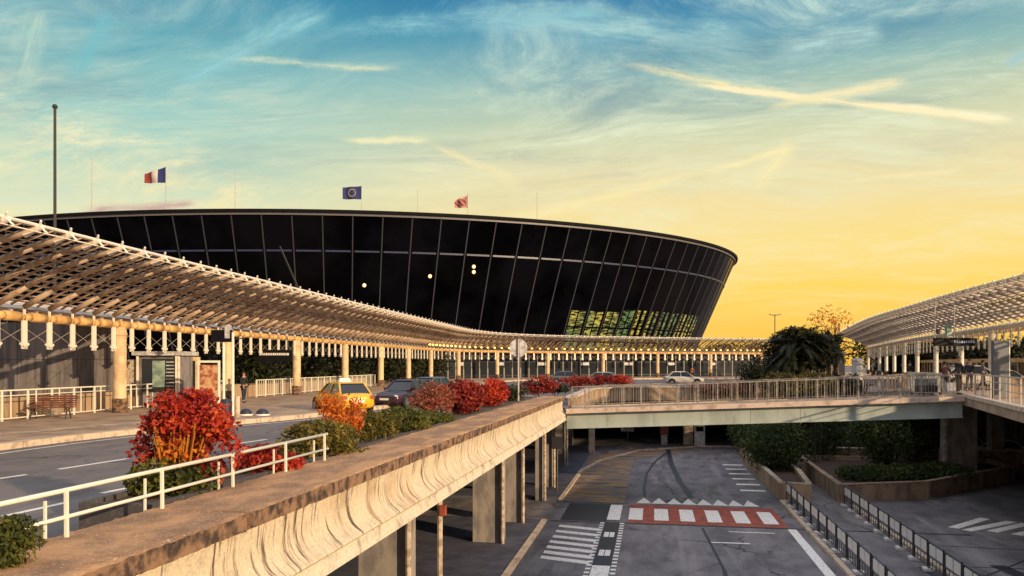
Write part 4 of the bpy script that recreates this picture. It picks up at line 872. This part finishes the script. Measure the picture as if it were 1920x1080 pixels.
# street lamp far right of the terminal
kc = CW((1453 - CX) / F * 150, 150, 0); t = thing('street_lamp', 'distant street lamp with two heads against the yellow sky', 'street lamp', (kc.x, kc.y, DK)); MB().tube((0, 0, 0), (0, 0, 11.6), .09).build('pole', 'metal_grey', t)
for s_ in (-1, 1): MB().bar((0, 0, 11.4), (s_ * 1.1, 0, 11.6), .16, .12).build('lamp_head', 'metal_grey', t)

# ================================================================== TREES
def tree(name, label, base, crown, rad, n, size, m_, trunk_r=.18, group=None, blobs=None, nst=4, **kw):
    t = thing(name, label, 'tree', base, group=group); c = Vector(crown) - Vector(base)
    stems((0, 0, 0), c, nst, trunk_r, rad[0] * .5, seed=int(abs(base[0] * 37 + base[1])), parent=t)
    bl = [(tuple(c), rad)] + [((c.x + b[0], c.y + b[1], c.z + b[2]), b[3]) for b in (blobs or [])]
    leaves('crown', bl, n, size, m_, t, **kw); return t
names = ['bushy dark tree behind the railing by the sign gantry', 'dark round tree left of the hanging sign', 'dense dark tree right of the hanging sign', 'dark tree behind the third canopy column', 'shaded tree above the yellow taxi', 'shaded tree between taxi and dark car', 'dark tree behind the dark car', 'small shaded tree left of the glazed terminal front']
for k, px in enumerate((455, 500, 560, 605, 650, 705, 755, 805)):
    i = min(45, 10 + k * 5); Zt = 52 + k * 6; c = PZ(px, 688, Zt + 6)
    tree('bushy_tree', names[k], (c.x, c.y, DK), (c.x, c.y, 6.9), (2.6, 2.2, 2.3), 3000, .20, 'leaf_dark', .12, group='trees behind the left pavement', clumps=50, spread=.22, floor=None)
c = PZ(442, 690, 42); 
# palm like tree standing in the opening, seen above the bridge railing
def frond_tree(label, c, base, R0, nf, seed, n=26, m_='leaf_dark', L=1.0):
    rr = random.Random(seed); t = thing('palm_tree', label, 'palm tree', base); q = MB(); off = Vector(c) - Vector(base)
    tk = MB()
    for s_ in range(3):
        e = off + Vector((rr.uniform(-.8, .8), rr.uniform(-.8, .8), rr.uniform(-.6, .2))); tk.tube((s_ * .35 - .35, 0, 0), e * .5 + Vector((s_ * .2, 0, 0)), .17, .15, 9); tk.tube(e * .5 + Vector((s_ * .2, 0, 0)), e, .15, .12, 9)
    tk.build('trunk', 'bark', t); vs = []; val = []
    for i in range(nf):
        a = rr.uniform(0, 2 * math.pi); el = rr.uniform(-.6, 1.45); l = R0 * rr.uniform(.75, 1.1) * L; o_ = off + Vector((rr.uniform(-.8, .8), rr.uniform(-.8, .8), rr.uniform(-.7, .5)))
        d0 = Vector((math.cos(a) * math.cos(el), math.sin(a) * math.cos(el), math.sin(el))); prev = o_; tone = rr.random()
        for k in range(1, n + 1):
            u = k / n; p = o_ + d0 * l * u + Vector((0, 0, -1)) * l * .5 * u * u; tg = (p - prev).normalized(); sd_ = tg.cross(Vector((0, 0, 1))).normalized(); w_ = .55 * (1 - .7 * u) * R0 / 2.6
            for s_ in (-1, 1):
                e = p + sd_ * s_ * w_ + tg * .25 + Vector((0, 0, -.28 * w_ * rr.uniform(.5, 2))); vs += [prev, p, e, e - tg * .05]; val.append(min(1, tone * .7 + rr.random() * .3))
            prev = p
    me = bpy.data.meshes.new('fronds'); me.from_pydata([tuple(v) for v in vs], [], [(4 * i, 4 * i + 1, 4 * i + 2, 4 * i + 3) for i in range(len(vs) // 4)])
    at = me.attributes.new('leaf', 'FLOAT', 'FACE'); at.data.foreach_set('value', val); me.materials.append(MT[m_])
    o = bpy.data.objects.new('fronds', me); COL.objects.link(o); o.parent = t; return t
c = PZ(1494, 645, 52.5); frond_tree('large dark bushy palm rising out of the opening behind the footbridge', (c.x, c.y, c.z), (c.x, c.y, 0), 1.75, 240, 3)
c = PZ(1492, 662, 53.0); o = leaves('dense_foliage', [((c.x, c.y, c.z), (2.0, 1.7, 1.5)), ((c.x + 1.6, c.y, c.z + .1), (1.2, 1.2, 1.2))], 9000, .16, 'leaf_dark', None, clumps=60, spread=.25, aspect=.3); tag(o, 'dark undergrowth filling the lower crown of the palm', 'foliage')
c = PZ(1553, 655, 57.5); frond_tree('smaller dark palm just right of the large one', (c.x, c.y, c.z + .3), (c.x, c.y, 0), 1.5, 60, 5)
c = PZ(1556, 612, 62); tree('thin_tree', 'wispy tree with sparse orange leaves above the palms', (c.x, c.y, 0), (c.x, c.y, c.z), (1.6, 1.3, 1.5), 420, .12, 'leaf_orange', .09, clumps=30, spread=.3, nst=9)
c = PZ(1432, 690, 60); tree('bushy_tree', 'dark bush left of the palm above the railing', (c.x, c.y, 0), (c.x, c.y, c.z - .4), (1.9, 1.5, 1.2), 1800, .15, 'leaf_dark', .1, clumps=34, spread=.24)
for px, py, Z, rx, rzz, lb, m_ in ((1462, 728, 50, 1.6, .9, 'olive hedge bush seen through the bridge railing, left one', 'leaf_olive'), (1528, 727, 50, 1.5, .9, 'olive hedge bush seen through the bridge railing under the palm', 'leaf_olive'), (1590, 726, 51, 1.4, .8, 'dark bush seen through the bridge railing, right one', 'leaf_dark'), (1360, 727, 62.5, 2.6, .5, 'low dusty hedge behind the far curved parapet', 'leaf_pink')):
    c = PZ(px, py, Z); shrub('hedge_bush', lb, (c.x, c.y, c.z), (rx, 1.1, rzz), 2200, .12, m_, 0 if Z < 60 else DK, clumps=44, spread=.2, st=6)
# trees and bush under the bridge
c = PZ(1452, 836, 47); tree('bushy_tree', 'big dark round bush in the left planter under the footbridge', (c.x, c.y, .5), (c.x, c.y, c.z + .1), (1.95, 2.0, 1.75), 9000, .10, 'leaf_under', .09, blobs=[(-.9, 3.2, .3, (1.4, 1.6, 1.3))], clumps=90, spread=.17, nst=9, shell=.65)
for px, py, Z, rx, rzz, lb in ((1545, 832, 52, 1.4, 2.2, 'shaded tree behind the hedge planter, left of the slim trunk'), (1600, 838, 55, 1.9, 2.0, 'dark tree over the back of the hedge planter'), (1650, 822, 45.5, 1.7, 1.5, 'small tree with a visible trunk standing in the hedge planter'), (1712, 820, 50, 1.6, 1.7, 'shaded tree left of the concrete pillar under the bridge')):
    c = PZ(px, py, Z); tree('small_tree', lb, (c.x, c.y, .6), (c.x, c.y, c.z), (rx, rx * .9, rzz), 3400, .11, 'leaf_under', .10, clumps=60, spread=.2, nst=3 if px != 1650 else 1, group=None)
# background trees beyond the right and far decks
for k, (px, Z, h, rx) in enumerate(((1350, 160, 6.5, 5), (1400, 158, 7, 5), (1640, 150, 8, 5), (1700, 110, 5, 4), (1760, 105, 5.5, 4), (1830, 98, 5, 4), (1890, 95, 5.5, 4))):
    c = CW((px - CX) / F * Z, Z); lbs = ['far dark tree right of the terminal, left one', 'far dark tree right of the terminal, by the street lamp', 'far dark tree behind the tip of the right canopy', 'dark tree beyond the right canopy columns, leftmost', 'dark tree beyond the right canopy behind the black sign', 'dark tree beyond the right canopy behind the people', 'dark tree beyond the right canopy behind the grey panel']
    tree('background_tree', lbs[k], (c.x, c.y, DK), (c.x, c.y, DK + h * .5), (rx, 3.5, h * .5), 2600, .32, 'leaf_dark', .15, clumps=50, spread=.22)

# ================================================================== PLANTERS BELOW
def walled(label, poly, h, thick, m_='brown_wall', soil=.62, cap='tan_wall', open_=False):
    t = thing('planter', label, 'planter'); q = MB(); n = len(poly); cen = Vector((sum(p[0] for p in poly) / n, sum(p[1] for p in poly) / n, 0)); cp = MB()
    for k in range(n):
        a, b = Vector((*poly[k], 0)), Vector((*poly[(k + 1) % n], 0)); e = (b - a).normalized() * (thick / 2 - .01)
        q.bar(a - e + Vector((0, 0, h / 2)), b + e * .9 + Vector((0, 0, h / 2)), thick, h, up=(0, 0, 1)); cp.bar(a - e + Vector((0, 0, h + .032)), b + e + Vector((0, 0, h + .03 + .003 * k)), thick + .04, .06, up=(0, 0, 1))
    q.build('wall', m_, t); cp.build('coping', cap, t); MB().prism([tuple((Vector((*p, 0)).lerp(cen, .02)).xy) for p in poly], .01, soil).build('soil', 'soil', t); return t
walled('low walled planter with the big dark bush, beside the lower road', [(6.3, 41.7), (7.6, 41.4), (8.0, 46.5), (8.2, 55), (6.6, 63.5), (6.2, 57)], .82, .22, 'tan_wall', cap='kerb')
walled('angular walled planter with a low hedge, right of the footpath', [(9.05, 41.5), (13.6, 43.3), (20.5, 50.6), (20.5, 54), (9.3, 54)], .82, .24)
o = leaves('low_hedge', [((10.9 + i * 1.25, 45.3 + i * .55, .92), (1.15, 1.7 + .1 * i, .34)) for i in range(5)], 11000, .09, 'leaf_under', None, clumps=60, spread=.25); tag(o, 'low dark green hedge filling the angular planter', 'hedge')
t = thing('low_wall', 'pale topped wall crossing behind the hedge planter', 'wall'); MB().box((9.5, 56, 0), (24, 56.3, 1.15)).build('wall_face', 'brown_wall', t); MB().box((9.4, 55.95, 1.152), (24.1, 56.35, 1.22)).build('coping', 'walk_edge', t)
t = thing('low_wall', 'brown wall in the shade under the right deck', 'wall'); MB().box((19.5, 46.2, 0), (31, 46.5, 1.5)).build('wall_face', 'brown_wall', t); MB().box((19.4, 46.15, 1.502), (31, 46.55, 1.58)).build('coping', 'walk_edge', t)
t = thing('low_wall', 'low wall in front of the parked cars under the right deck', 'wall'); MB().box((23, 53, 0), (31, 53.3, 1.9)).build('wall_face', 'brown_wall', t)
t = thing('orange_board', 'small orange board leaning on the hedge planter behind the pipe', 'board', (18.2, 53.2, .8), .3); MB().box((-.9, -.05, 0), (.9, .05, .8)).build('board', 'orange_board', t); MB().box((-.85, .05, 0), (-.8, .4, .75)).build('leg', 'metal_grey', t)
c = PH(1870, 885, 0); 

# barriers: two rows of frames
def barrier(label, loc, rz_):
    t = thing('barrier', label, 'barrier', loc, rz_, group='steel barriers along the footpath')
    for y in (-.68, .68): MB().bar((0, y, 0), (0, y, 1.0), .05, .05).build('post', 'metal_dark', t)
    q = MB(); q.bar((0, -.68, .98), (0, .68, .98), .045, .045); q.bar((0, -.66, .50), (0, .66, .50), .03, .03); q.build('rail', 'metal_grey', t)
    q = MB(); q.box((-.012, -.60, .56), (.012, -.06, .90)); q.box((-.012, .06, .56), (.012, .60, .90)); q.build('panel', 'barrier_pale', t)
    q = MB(); q.bar((0, -.66, .15), (0, .66, .15), .03, .03); 
    for y in (-.33, 0, .33): q.bar((0, y, .15), (0, y, .5), .02, .02)
    q.build('grille', 'metal_grey', t)
    for y in (-.68, .68): MB().box((-.16, y - .09, 0), (.16, y + .09, .09)).build('foot', 'barrier_pale', t)
    return t
b0 = None
for row, (x, yy0) in enumerate(((6.45, 40.3), (9.0, 39.6))):
    nm = ['lower road row', 'row right of footpath']
    ordn = ['farthest', 'second', 'third', 'fourth', 'fifth', 'sixth', 'seventh', 'eighth', 'ninth', 'tenth', 'eleventh', 'twelfth']
    for k in range(12):
        loc = (x - .012 * k * (1 if row else -1), yy0 - k * 1.52, .0); lb = f'{ordn[k]} pale panelled barrier from the planters, {nm[row]}'
        b0 = barrier(lb, loc, 0) if b0 is None else dup(b0, loc, 0, lb) and b0
# kerb line of the footpath
structure(MB().box((6.1, 16, 0), (6.28, 40.8, .12)).box((9.2, 16, 0), (9.38, 40, .12)).build('footpath_kerb', 'kerb'))

# ================================================================== CARS
def car(label, loc, rz_, paint, kind='saloon', taxi=False, cat='car', name='parked_car'):
    t = thing(name, label, cat, loc, rz_); W2 = .86
    # stations along x (front at -x): x, bottom, top, half width at belt
    st = [(-2.18, .36, .58, .62), (-2.12, .24, .68, .76), (-1.9, .20, .76, .83), (-1.45, .20, .83, W2), (-.85, .20, .90, W2), (0, .19, .93, W2), (1.0, .20, .95, W2), (1.7, .22, .97, .84), (2.05, .26, .93, .80), (2.16, .36, .80, .70)]
    q = MB(); vs = []
    for x, zb, zt, w in st:
        h = zt - zb; half = [(0, zb), (w * .86, zb), (w * .97, zb + h * .18), (w, zb + h * .48), (w * .985, zb + h * .78), (w * .88, zt - .015), (w * .55, zt + .012), (0, zt + .02)]
        ring = [(x, y, z) for y, z in half] + [(x, -y, z) for y, z in half[-2:0:-1]]; vs += ring
    k = 14; n = len(st); q.add(vs, [(i * k + j, i * k + (j + 1) % k, (i + 1) * k + (j + 1) % k, (i + 1) * k + j) for i in range(n - 1) for j in range(k)] + [tuple(range(k - 1, -1, -1)), tuple(range((n - 1) * k, n * k))])
    b = q.build('body', paint, t, smooth=True); md = b.modifiers.new('s', 'SUBSURF'); md.levels = 1; md.render_levels = 1
    # cabin: glass house, roof, pillars
    lo = [(-.95, .72), (1.75, .70)]; roof = [(-.30, .58, 1.40), (.95, .56, 1.42)]
    g_ = MB(); B4 = [(-1.0, -.74, .90), (1.78, -.72, .94), (1.78, .72, .94), (-1.0, .74, .90)]; T4 = [(-.28, -.58, 1.39), (1.20, -.56, 1.40), (1.20, .56, 1.40), (-.28, .58, 1.39)]
    g_.add(B4 + T4, [(0, 3, 2, 1), (4, 5, 6, 7), (0, 1, 5, 4), (1, 2, 6, 5), (2, 3, 7, 6), (3, 0, 4, 7)]); g_.build('windows', 'glass_mid', t)
    r_ = MB(); r_.add([(-.36, -.60, 1.385), (1.26, -.58, 1.395), (1.26, .58, 1.395), (-.36, .60, 1.385), (-.15, -.50, 1.45), (1.05, -.48, 1.455), (1.05, .48, 1.455), (-.15, .50, 1.45)], [(0, 3, 2, 1), (4, 5, 6, 7), (0, 1, 5, 4), (1, 2, 6, 5), (2, 3, 7, 6), (3, 0, 4, 7)]); r_.build('roof', paint, t)
    for s in (-1, 1):
        for (a, b2) in (((-1.02, .745), (-.30, .60)), ((.38, .75), (.42, .60)), ((1.80, .725), (1.22, .58))):
            MB().bar((a[0], s * a[1], .90), (b2[0], s * b2[1], 1.40), .07, .05).build('pillar', paint, t)
        MB().box((-.80, s * .86 - .08, .92), (-.66, s * .86 + .08, 1.03)).build('mirror', paint, t)
        hl_ = MB().sphere((-2.06, s * .60, .62), .13, n=8, sc=(.5, 1.3, .6)).build('headlight', 'panel_pale', t, smooth=True)
        MB().box((2.06, s * .66 - .12, .70), (2.15, s * .66 + .12, .86)).build('tail_light', 'red_paint', t)
        for x in (-1.38, 1.36):
            MB().tube((x, s * .83, .33), (x, s * .875, .33), .37, n=20).build('wheel_arch', 'tyre', t)
            w = MB().tube((x, s * .70, .31), (x, s * .89, .31), .31, n=20).build('wheel', 'tyre', t); MB().tube((x, s * .885, .31), (x, s * .90, .31), .19, n=12).build('rim', 'rim_alloy', w)
    MB().box((-2.19, -.45, .40), (-2.155, .45, .56)).build('grille', 'metal_dark', t)
    pl_ = MB().box((-2.215, -.26, .42), (-2.195, .26, .53)).build('number_plate', 'paint_white', t); MB().box((2.17, -.26, .55), (2.19, .26, .66)).build('number_plate', 'paint_white', t)
    if taxi: MB().add([(.2, -.3, 1.455), (.42, -.3, 1.455), (.42, .3, 1.455), (.2, .3, 1.455), (.25, -.24, 1.62), (.37, -.24, 1.62), (.37, .24, 1.62), (.25, .24, 1.62)], [(4, 5, 6, 7), (0, 1, 5, 4), (1, 2, 6, 5), (2, 3, 7, 6), (3, 0, 4, 7)]).build('roof_sign', 'paint_white', t)
    return t
mat('paint_yellow', (.80, .42, .015), .3, spec=.6); mat('paint_maroon', (.045, .016, .024), .22, spec=.6); mat('paint_car_white', (.62, .55, .46), .3); mat('paint_silver', (.40, .40, .42), .3, metal=.4); mat('paint_grey', (.10, .10, .12), .3)
c = CW((632 - CX) / F * 36.5, 37.6); car('bright yellow taxi at the kerb behind the orange shrub', (c.x, c.y, DK), TH + R(-58), 'paint_yellow', taxi=True)
c = CW((760 - CX) / F * 42.5, 43.0); car('dark maroon car facing the camera at the kerb behind the pink shrub', (c.x, c.y, DK), TH + R(66), 'paint_maroon')
c = CW((1281 - CX) / F * 88, 88); car('white car seen side on before the far canopy', (c.x, c.y, DK), TH + R(178), 'paint_car_white')
c = CW((1140 - CX) / F * 82, 82); car('silver car half hidden behind the distant red bushes', (c.x, c.y, DK), TH + R(160), 'paint_silver')
c = CW((800 - CX) / F * 50, 51); car('grey car parked behind the maroon one', (c.x, c.y, DK), TH + R(64), 'paint_grey')
c = CW((1066 - CX) / F * 92, 92); car('dark car waiting under the middle of the far canopy', (c.x, c.y, DK), TH + R(175), 'paint_grey')
c = CW((1826 - CX) / F * 52, 52); car('white car on the right deck behind the people', (c.x, c.y, RDK), TH + R(170), 'paint_car_white')
c = CW((1885 - CX) / F * 58, 58); car('silver car on the right deck behind the grey panel', (c.x, c.y, 4.9), TH + R(172), 'paint_silver')
c = CW((1852 - CX) / F * 57, 57); car('pale car parked under the right deck, left one', (c.x, c.y, .02), TH + R(150), 'paint_silver')
c = CW((1905 - CX) / F * 55, 56); car('white car parked under the right deck, right one', (c.x, c.y, .02), TH + R(160), 'paint_car_white')

# ================================================================== PEOPLE
def skin(name, verts, edges, m_, parent, root=0, sub=1):
    me = bpy.data.meshes.new(name); me.from_pydata([v[0] for v in verts], edges, []); o = bpy.data.objects.new(name, me); COL.objects.link(o); o.parent = parent
    md = o.modifiers.new('skin', 'SKIN'); md.use_smooth_shade = True
    if not me.skin_vertices: me.attributes  # the modifier below adds the layer when missing
    try:
        sv = me.skin_vertices[0].data
    except Exception:
        bpy.context.view_layer.objects.active = o; bpy.ops.object.select_all(action='DESELECT') if bpy.ops.object.select_all.poll() else None; o.select_set(True)
        bpy.ops.mesh.customdata_skin_add(); sv = me.skin_vertices[0].data
    for i, v in enumerate(verts):
        sv[i].radius = (v[1], v[1] if len(v) < 3 else v[2]); sv[i].use_root = (i == root)
    s2 = o.modifiers.new('sub', 'SUBSURF'); s2.levels = sub; s2.render_levels = sub
    me.materials.append(MT[m_]); return o
def person(label, loc, rz_, top, legs, h=1.75, armL=((.24, -.06, 1.12), (.22, -.22, .92)), armR=((-.24, -.06, 1.12), (-.22, -.22, .92)), step=.12, hairc='hair', head_dx=0.0):
    t = thing('person', label, 'person', loc, rz_); k = h / 1.75; S = lambda p: (p[0] * k, p[1] * k, p[2] * k)
    V = [((0, 0, .95), .135, .10), ((0, .01, 1.12), .125, .09), ((0, .02, 1.32), .15, .10), ((0, .01, 1.46), .07, .06), ((head_dx * .5, -.005, 1.54), .052, .052), ((head_dx, -.012, 1.62), .078, .09), ((head_dx, -.01, 1.70), .068, .08)]
    E = [(0, 1), (1, 2), (2, 3), (3, 4), (4, 5), (5, 6)]
    for s, (el, wr) in ((1, armL), (-1, armR)):
        i = len(V); sh = (s * .19, .01, 1.40); V += [(sh, .052, .052), (el, .04, .04), (wr, .028, .026)]; E += [(3, i), (i, i + 1), (i + 1, i + 2)]
        d_ = (Vector(wr) - Vector(el)).normalized(); sdv = d_.cross(Vector((0, 0, 1))); sdv = Vector((1, 0, 0)) if sdv.length < .1 else sdv.normalized(); pm = Vector(wr) + d_ * .07; V += [(tuple(pm), .034, .018)]; E += [(i + 2, i + 3)]
        for f_, ln in ((-.026, .065), (-.009, .078), (.009, .072), (.026, .055)):
            j = len(V); V += [(tuple(pm + sdv * f_ + d_ * .04), .009, .009), (tuple(pm + sdv * f_ + d_ * (.03 + ln) + Vector((0, -.012, 0))), .007, .007)]; E += [(i + 3, j), (j, j + 1)]
        j = len(V); V += [(tuple(pm - d_ * .03 - sdv * .045), .010, .010), (tuple(pm - sdv * .06 + d_ * .015), .008, .008)]; E += [(i + 2, j), (j, j + 1)]
    L_ = []
    for s in (1, -1):
        i = len(V); V += [((s * .09, 0, .88), .085, .085), ((s * .10, -.02 + s * step * .35, .50), .058, .058), ((s * .10, s * step + .03, .10), .038, .038), ((s * .11, s * step - .10, .035), .036, .03)]; E += [(0, i), (i, i + 1), (i + 1, i + 2), (i + 2, i + 3)]
        L_.append([V[i][0], V[i + 1][0], V[i + 2][0], V[i + 3][0]])
    V = [(S(v[0]), v[1] * k, (v[2] if len(v) > 2 else v[1]) * k) for v in V]
    skin('body', V, E, 'skin', t)
    J = [((0, 0, .93), .155, .12), ((0, .01, 1.12), .145, .11), ((0, .02, 1.32), .17, .12), ((0, .01, 1.44), .09, .08)]; JE = [(0, 1), (1, 2), (2, 3)]
    for s, (el, wr) in ((1, armL), (-1, armR)):
        i = len(J); J += [((s * .19, .01, 1.39), .070, .070), (el, .056, .056), (tuple(Vector(el).lerp(Vector(wr), .9)), .042, .042)]; JE += [(3, i), (i, i + 1), (i + 1, i + 2)]
    skin('jacket', [(S(v[0]), v[1] * k, v[2] * k) for v in J], JE, top, t)
    J = [((0, 0, .97), .145, .11)]; JE = []
    for l in L_: i = len(J); J += [(l[0], .10, .10), (l[1], .075, .078), (tuple(Vector(l[2]) + Vector((0, 0, .03))), .058, .062)]; JE += [(0, i), (i, i + 1), (i + 1, i + 2)]
    skin('trousers', [(S(v[0]), v[1] * k, v[2] * k) for v in J], JE, legs, t)
    for l in L_: MB().sphere(S((l[3][0], l[3][1] + .05, .04)), .065 * k, n=10, sc=(.75, 2.0, .65)).build('shoe', 'shoe', t, smooth=True)
    MB().sphere(S((head_dx, .018, 1.70)), .098 * k, n=14, sc=(.9, 1.0, .98)).build('hair', hairc, t, smooth=True)
    for s in (-1, 1): MB().sphere(S((head_dx + s * .03, -.095, 1.66)), .011 * k, n=6).build('eye', 'hair', t)
    MB().sphere(S((head_dx, -.108, 1.63)), .018 * k, n=8, sc=(.7, 1, 1.2)).build('nose', 'skin', t, smooth=True); MB().sphere(S((head_dx, -.093, 1.595)), .02 * k, n=8, sc=(1.2, .4, .35)).build('mouth', 'cloth_brown', t)
    for s in (-1, 1): MB().sphere(S((head_dx + s * .085, .0, 1.64)), .022 * k, n=8, sc=(.4, .8, 1.2)).build('ear', 'skin', t, smooth=True)
    return t
def onr(px, Z): return CW((px - CX) / F * Z, Z, RDK + .001)
person('man in a black jacket and olive trousers standing near the end of the footbridge', onr(1797, 40.2), TH + .5, 'cloth_black', 'cloth_olive', 1.92, step=.04)
person('person in a brown top and dark trousers left of the man in black, pushing luggage', onr(1772, 40.4), TH + 2.2, 'cloth_brown', 'cloth_black', 1.66, armL=((.22, -.16, 1.16), (.18, -.42, 1.02)), armR=((-.22, -.16, 1.16), (-.18, -.42, 1.02)))
person('person in a dark coat behind and right of the man in black', onr(1818, 45), TH - .7, 'cloth_navy', 'cloth_grey', 1.8)
person('person in grey walking between the right canopy columns', onr(1843, 50), TH + 1.2, 'cloth_grey', 'cloth_black', 1.75)
person('person in dark clothes under the right canopy left of the sign', onr(1706, 56), TH + 2, 'cloth_black', 'cloth_navy', 1.72)
c = PH(457, 738, kz); person('person in dark clothes waiting behind the blue bin by the railing', CW((457 - CX) / F * 44, 44, kz + .001), TH + 1.0, 'cloth_black', 'cloth_navy', 1.7)
c = CW((1001 - CX) / F * 112, 112, kz); person('distant person in red standing under the far canopy', CW((1313 - CX) / F * 112, 117, kz), TH, 'red_paint', 'cloth_black', 1.75)
# trolleys and luggage
for px, Z, w_, h_, lb in ((1728, 39.6, .5, .9, 'luggage trolley stacked with dark bags left of the people, left one'), (1744, 40, .55, .8, 'luggage trolley with a grey bag, the one nearer the people')):
    p = onr(px, Z); t = thing('luggage_trolley', lb, 'trolley', p, TH + .4, group='luggage trolleys by the footbridge')
    q = MB(); q.bar((-w_ / 2, -.4, .12), (-w_ / 2, .4, .12), .04, .04); q.bar((w_ / 2, -.4, .12), (w_ / 2, .4, .12), .04, .04); q.bar((-w_ / 2, .4, .12), (-w_ / 2, .5, 1.0), .035, .035); q.bar((w_ / 2, .4, .12), (w_ / 2, .5, 1.0), .035, .035); q.bar((-w_ / 2, .5, 1.0), (w_ / 2, .5, 1.0), .04, .04); q.bar((-w_ / 2, -.4, .12), (w_ / 2, -.4, .12), .03, .03); q.build('frame', 'rim_alloy', t)
    for x in (-w_ / 2, w_ / 2):
        for y in (-.35, .35): MB().tube((x - .02, y, .06), (x + .02, y, .06), .06, n=10).build('wheel', 'tyre', t)
    for k in range(2):
        s = MB().box((p.x - w_ / 2, p.y - .3, p.z + .15 + k * .34), (p.x + w_ / 2 - .05 * k, p.y + .25, p.z + .47 + k * .34)).build('suitcase', 'luggage' if k == 0 else 'cloth_grey'); tag(s, ['lower', 'upper'][k] + ' bag on the ' + ('left' if px < 1740 else 'right') + ' luggage trolley', 'suitcase')
p = onr(1782, 39.3); t = thing('suitcase', 'pale suitcase standing between the two people', 'suitcase', p, TH); MB().box((-.22, -.13, .06), (.22, .13, .62)).build('case', 'panel_pale', t); MB().bar((-.1, 0, .62), (-.1, 0, .95), .02, .02).build('handle', 'metal_dark', t)
# grey panel box, black sign, rails and furniture of the right deck
p = CW((1875 - CX) / F * 35.5, 35.5, RDK); t = thing('info_totem', 'tall plain grey panel standing at the edge of the right deck', 'panel', p, TH); MB().box((-.33, -.12, .04), (.33, .12, 2.55)).build('panel', 'totem', t); MB().box((-.37, -.16, 0), (.40, .16, .04)).build('base', 'metal_dark', t); MB().box((.332, -.13, .04), (.37, .13, 2.6)).build('edge', 'rail_white', t)
p = PZ(1791, 641, 43); t = thing('hanging_sign', 'long black sign hanging on two thin rods over the people', 'sign', p, TH); MB().box((-1.15, -.07, -.22), (1.15, .07, .22)).build('sign_panel', 'sign_black', t)
s = MB(); x = -.1
while x < 1.0:
    w_ = random.uniform(.05, .1); s.box((x, -.076, -.06), (x + w_, -.071, .06)); x += w_ + .05
s.build('lettering', 'sign_text', t)
for x in (-1.1, -.05): MB().tube((x, 0, .22), (x, 0, 2.2), .03).build('rod', 'rail_grey', t)
MB().box((-.98, -.1, .42), (-.86, .1, .7)).build('lamp_head', 'metal_dark', t); MB().box((-.5, -.1, .25), (-.25, .1, .95)).build('signal_box', 'booth_green', t)
railing('thin wire railing along the edge of the right deck', [(12.35, 22, RDK), (12.4, 29, RDK), (14.55, 39.8, RDK)], pitch=1.2, m='rail_grey', post=1.8, barr=.008, mid=(.5, .8))
railing('barred railing on the right deck beyond the footbridge', [(14.6, 44, RDK), (14.6, 49.8, RDK)], m='rail_white', barr=.011)
p = CW((1608 - CX) / F * 75, 75, DK); t = thing('round_booth', 'white cylindrical booth by the tip of the right canopy', 'booth', p); MB().lathe((0, 0, 0), [(.5, 0), (.5, 2.5), (.56, 2.52), (.56, 2.7), (.3, 2.8)], 24).build('wall', 'panel_pale', t)
t = thing('low_building', 'glazed and timber front set back under the right canopy', 'building'); L = smoothline([(40, 40), (42.5, 60), (46, 80), (58, 118)], 1.8); W = [CW(a, b) for a, b in L]
q = MB(); mu = MB(); fr = MB()
for i in range(len(W) - 1):
    a, b = W[i], W[i + 1]; z0 = Vector((0, 0, DK + .2)); z1 = Vector((0, 0, DK + 2.5)); q.quad(a + z0, b + z0, b + z1, a + z1); mu.bar(a + z0, a + z1, .22 if i % 2 else .12, .16); fr.bar(a + Vector((0, 0, DK + 2.6)), b + Vector((0, 0, DK + 2.6)), .4, .35); fr.bar(a + Vector((0, 0, DK + 1.1)), b + Vector((0, 0, DK + 1.1)), .12, .25)
q.build('glass_wall', 'glass_mid', t); mu.build('mullions', 'gut_col', t); fr.build('frame', 'gut_col', t)
railing('low pinkish railing under the right canopy', [CW(24.5, 52, RDK - .3), CW(30, 56, RDK - .5), CW(36, 58, RDK - .5)], m='tan_wall', pitch=.4, top=1.0, barr=.03)
for px, Z, lb in ((1700, 50, 'brick coloured box planter right of the railing end'), (1900, 37, 'brick coloured box planter right of the grey panel')):
    p = onr(px, Z); t = thing('planter', lb, 'planter', p, TH); MB().box((-.45, -.35, 0), (.45, .35, .85)).build('box', 'brown_wall', t); MB().box((-.5, -.4, .852), (.5, .4, .92)).build('coping', 'tan_wall', t)
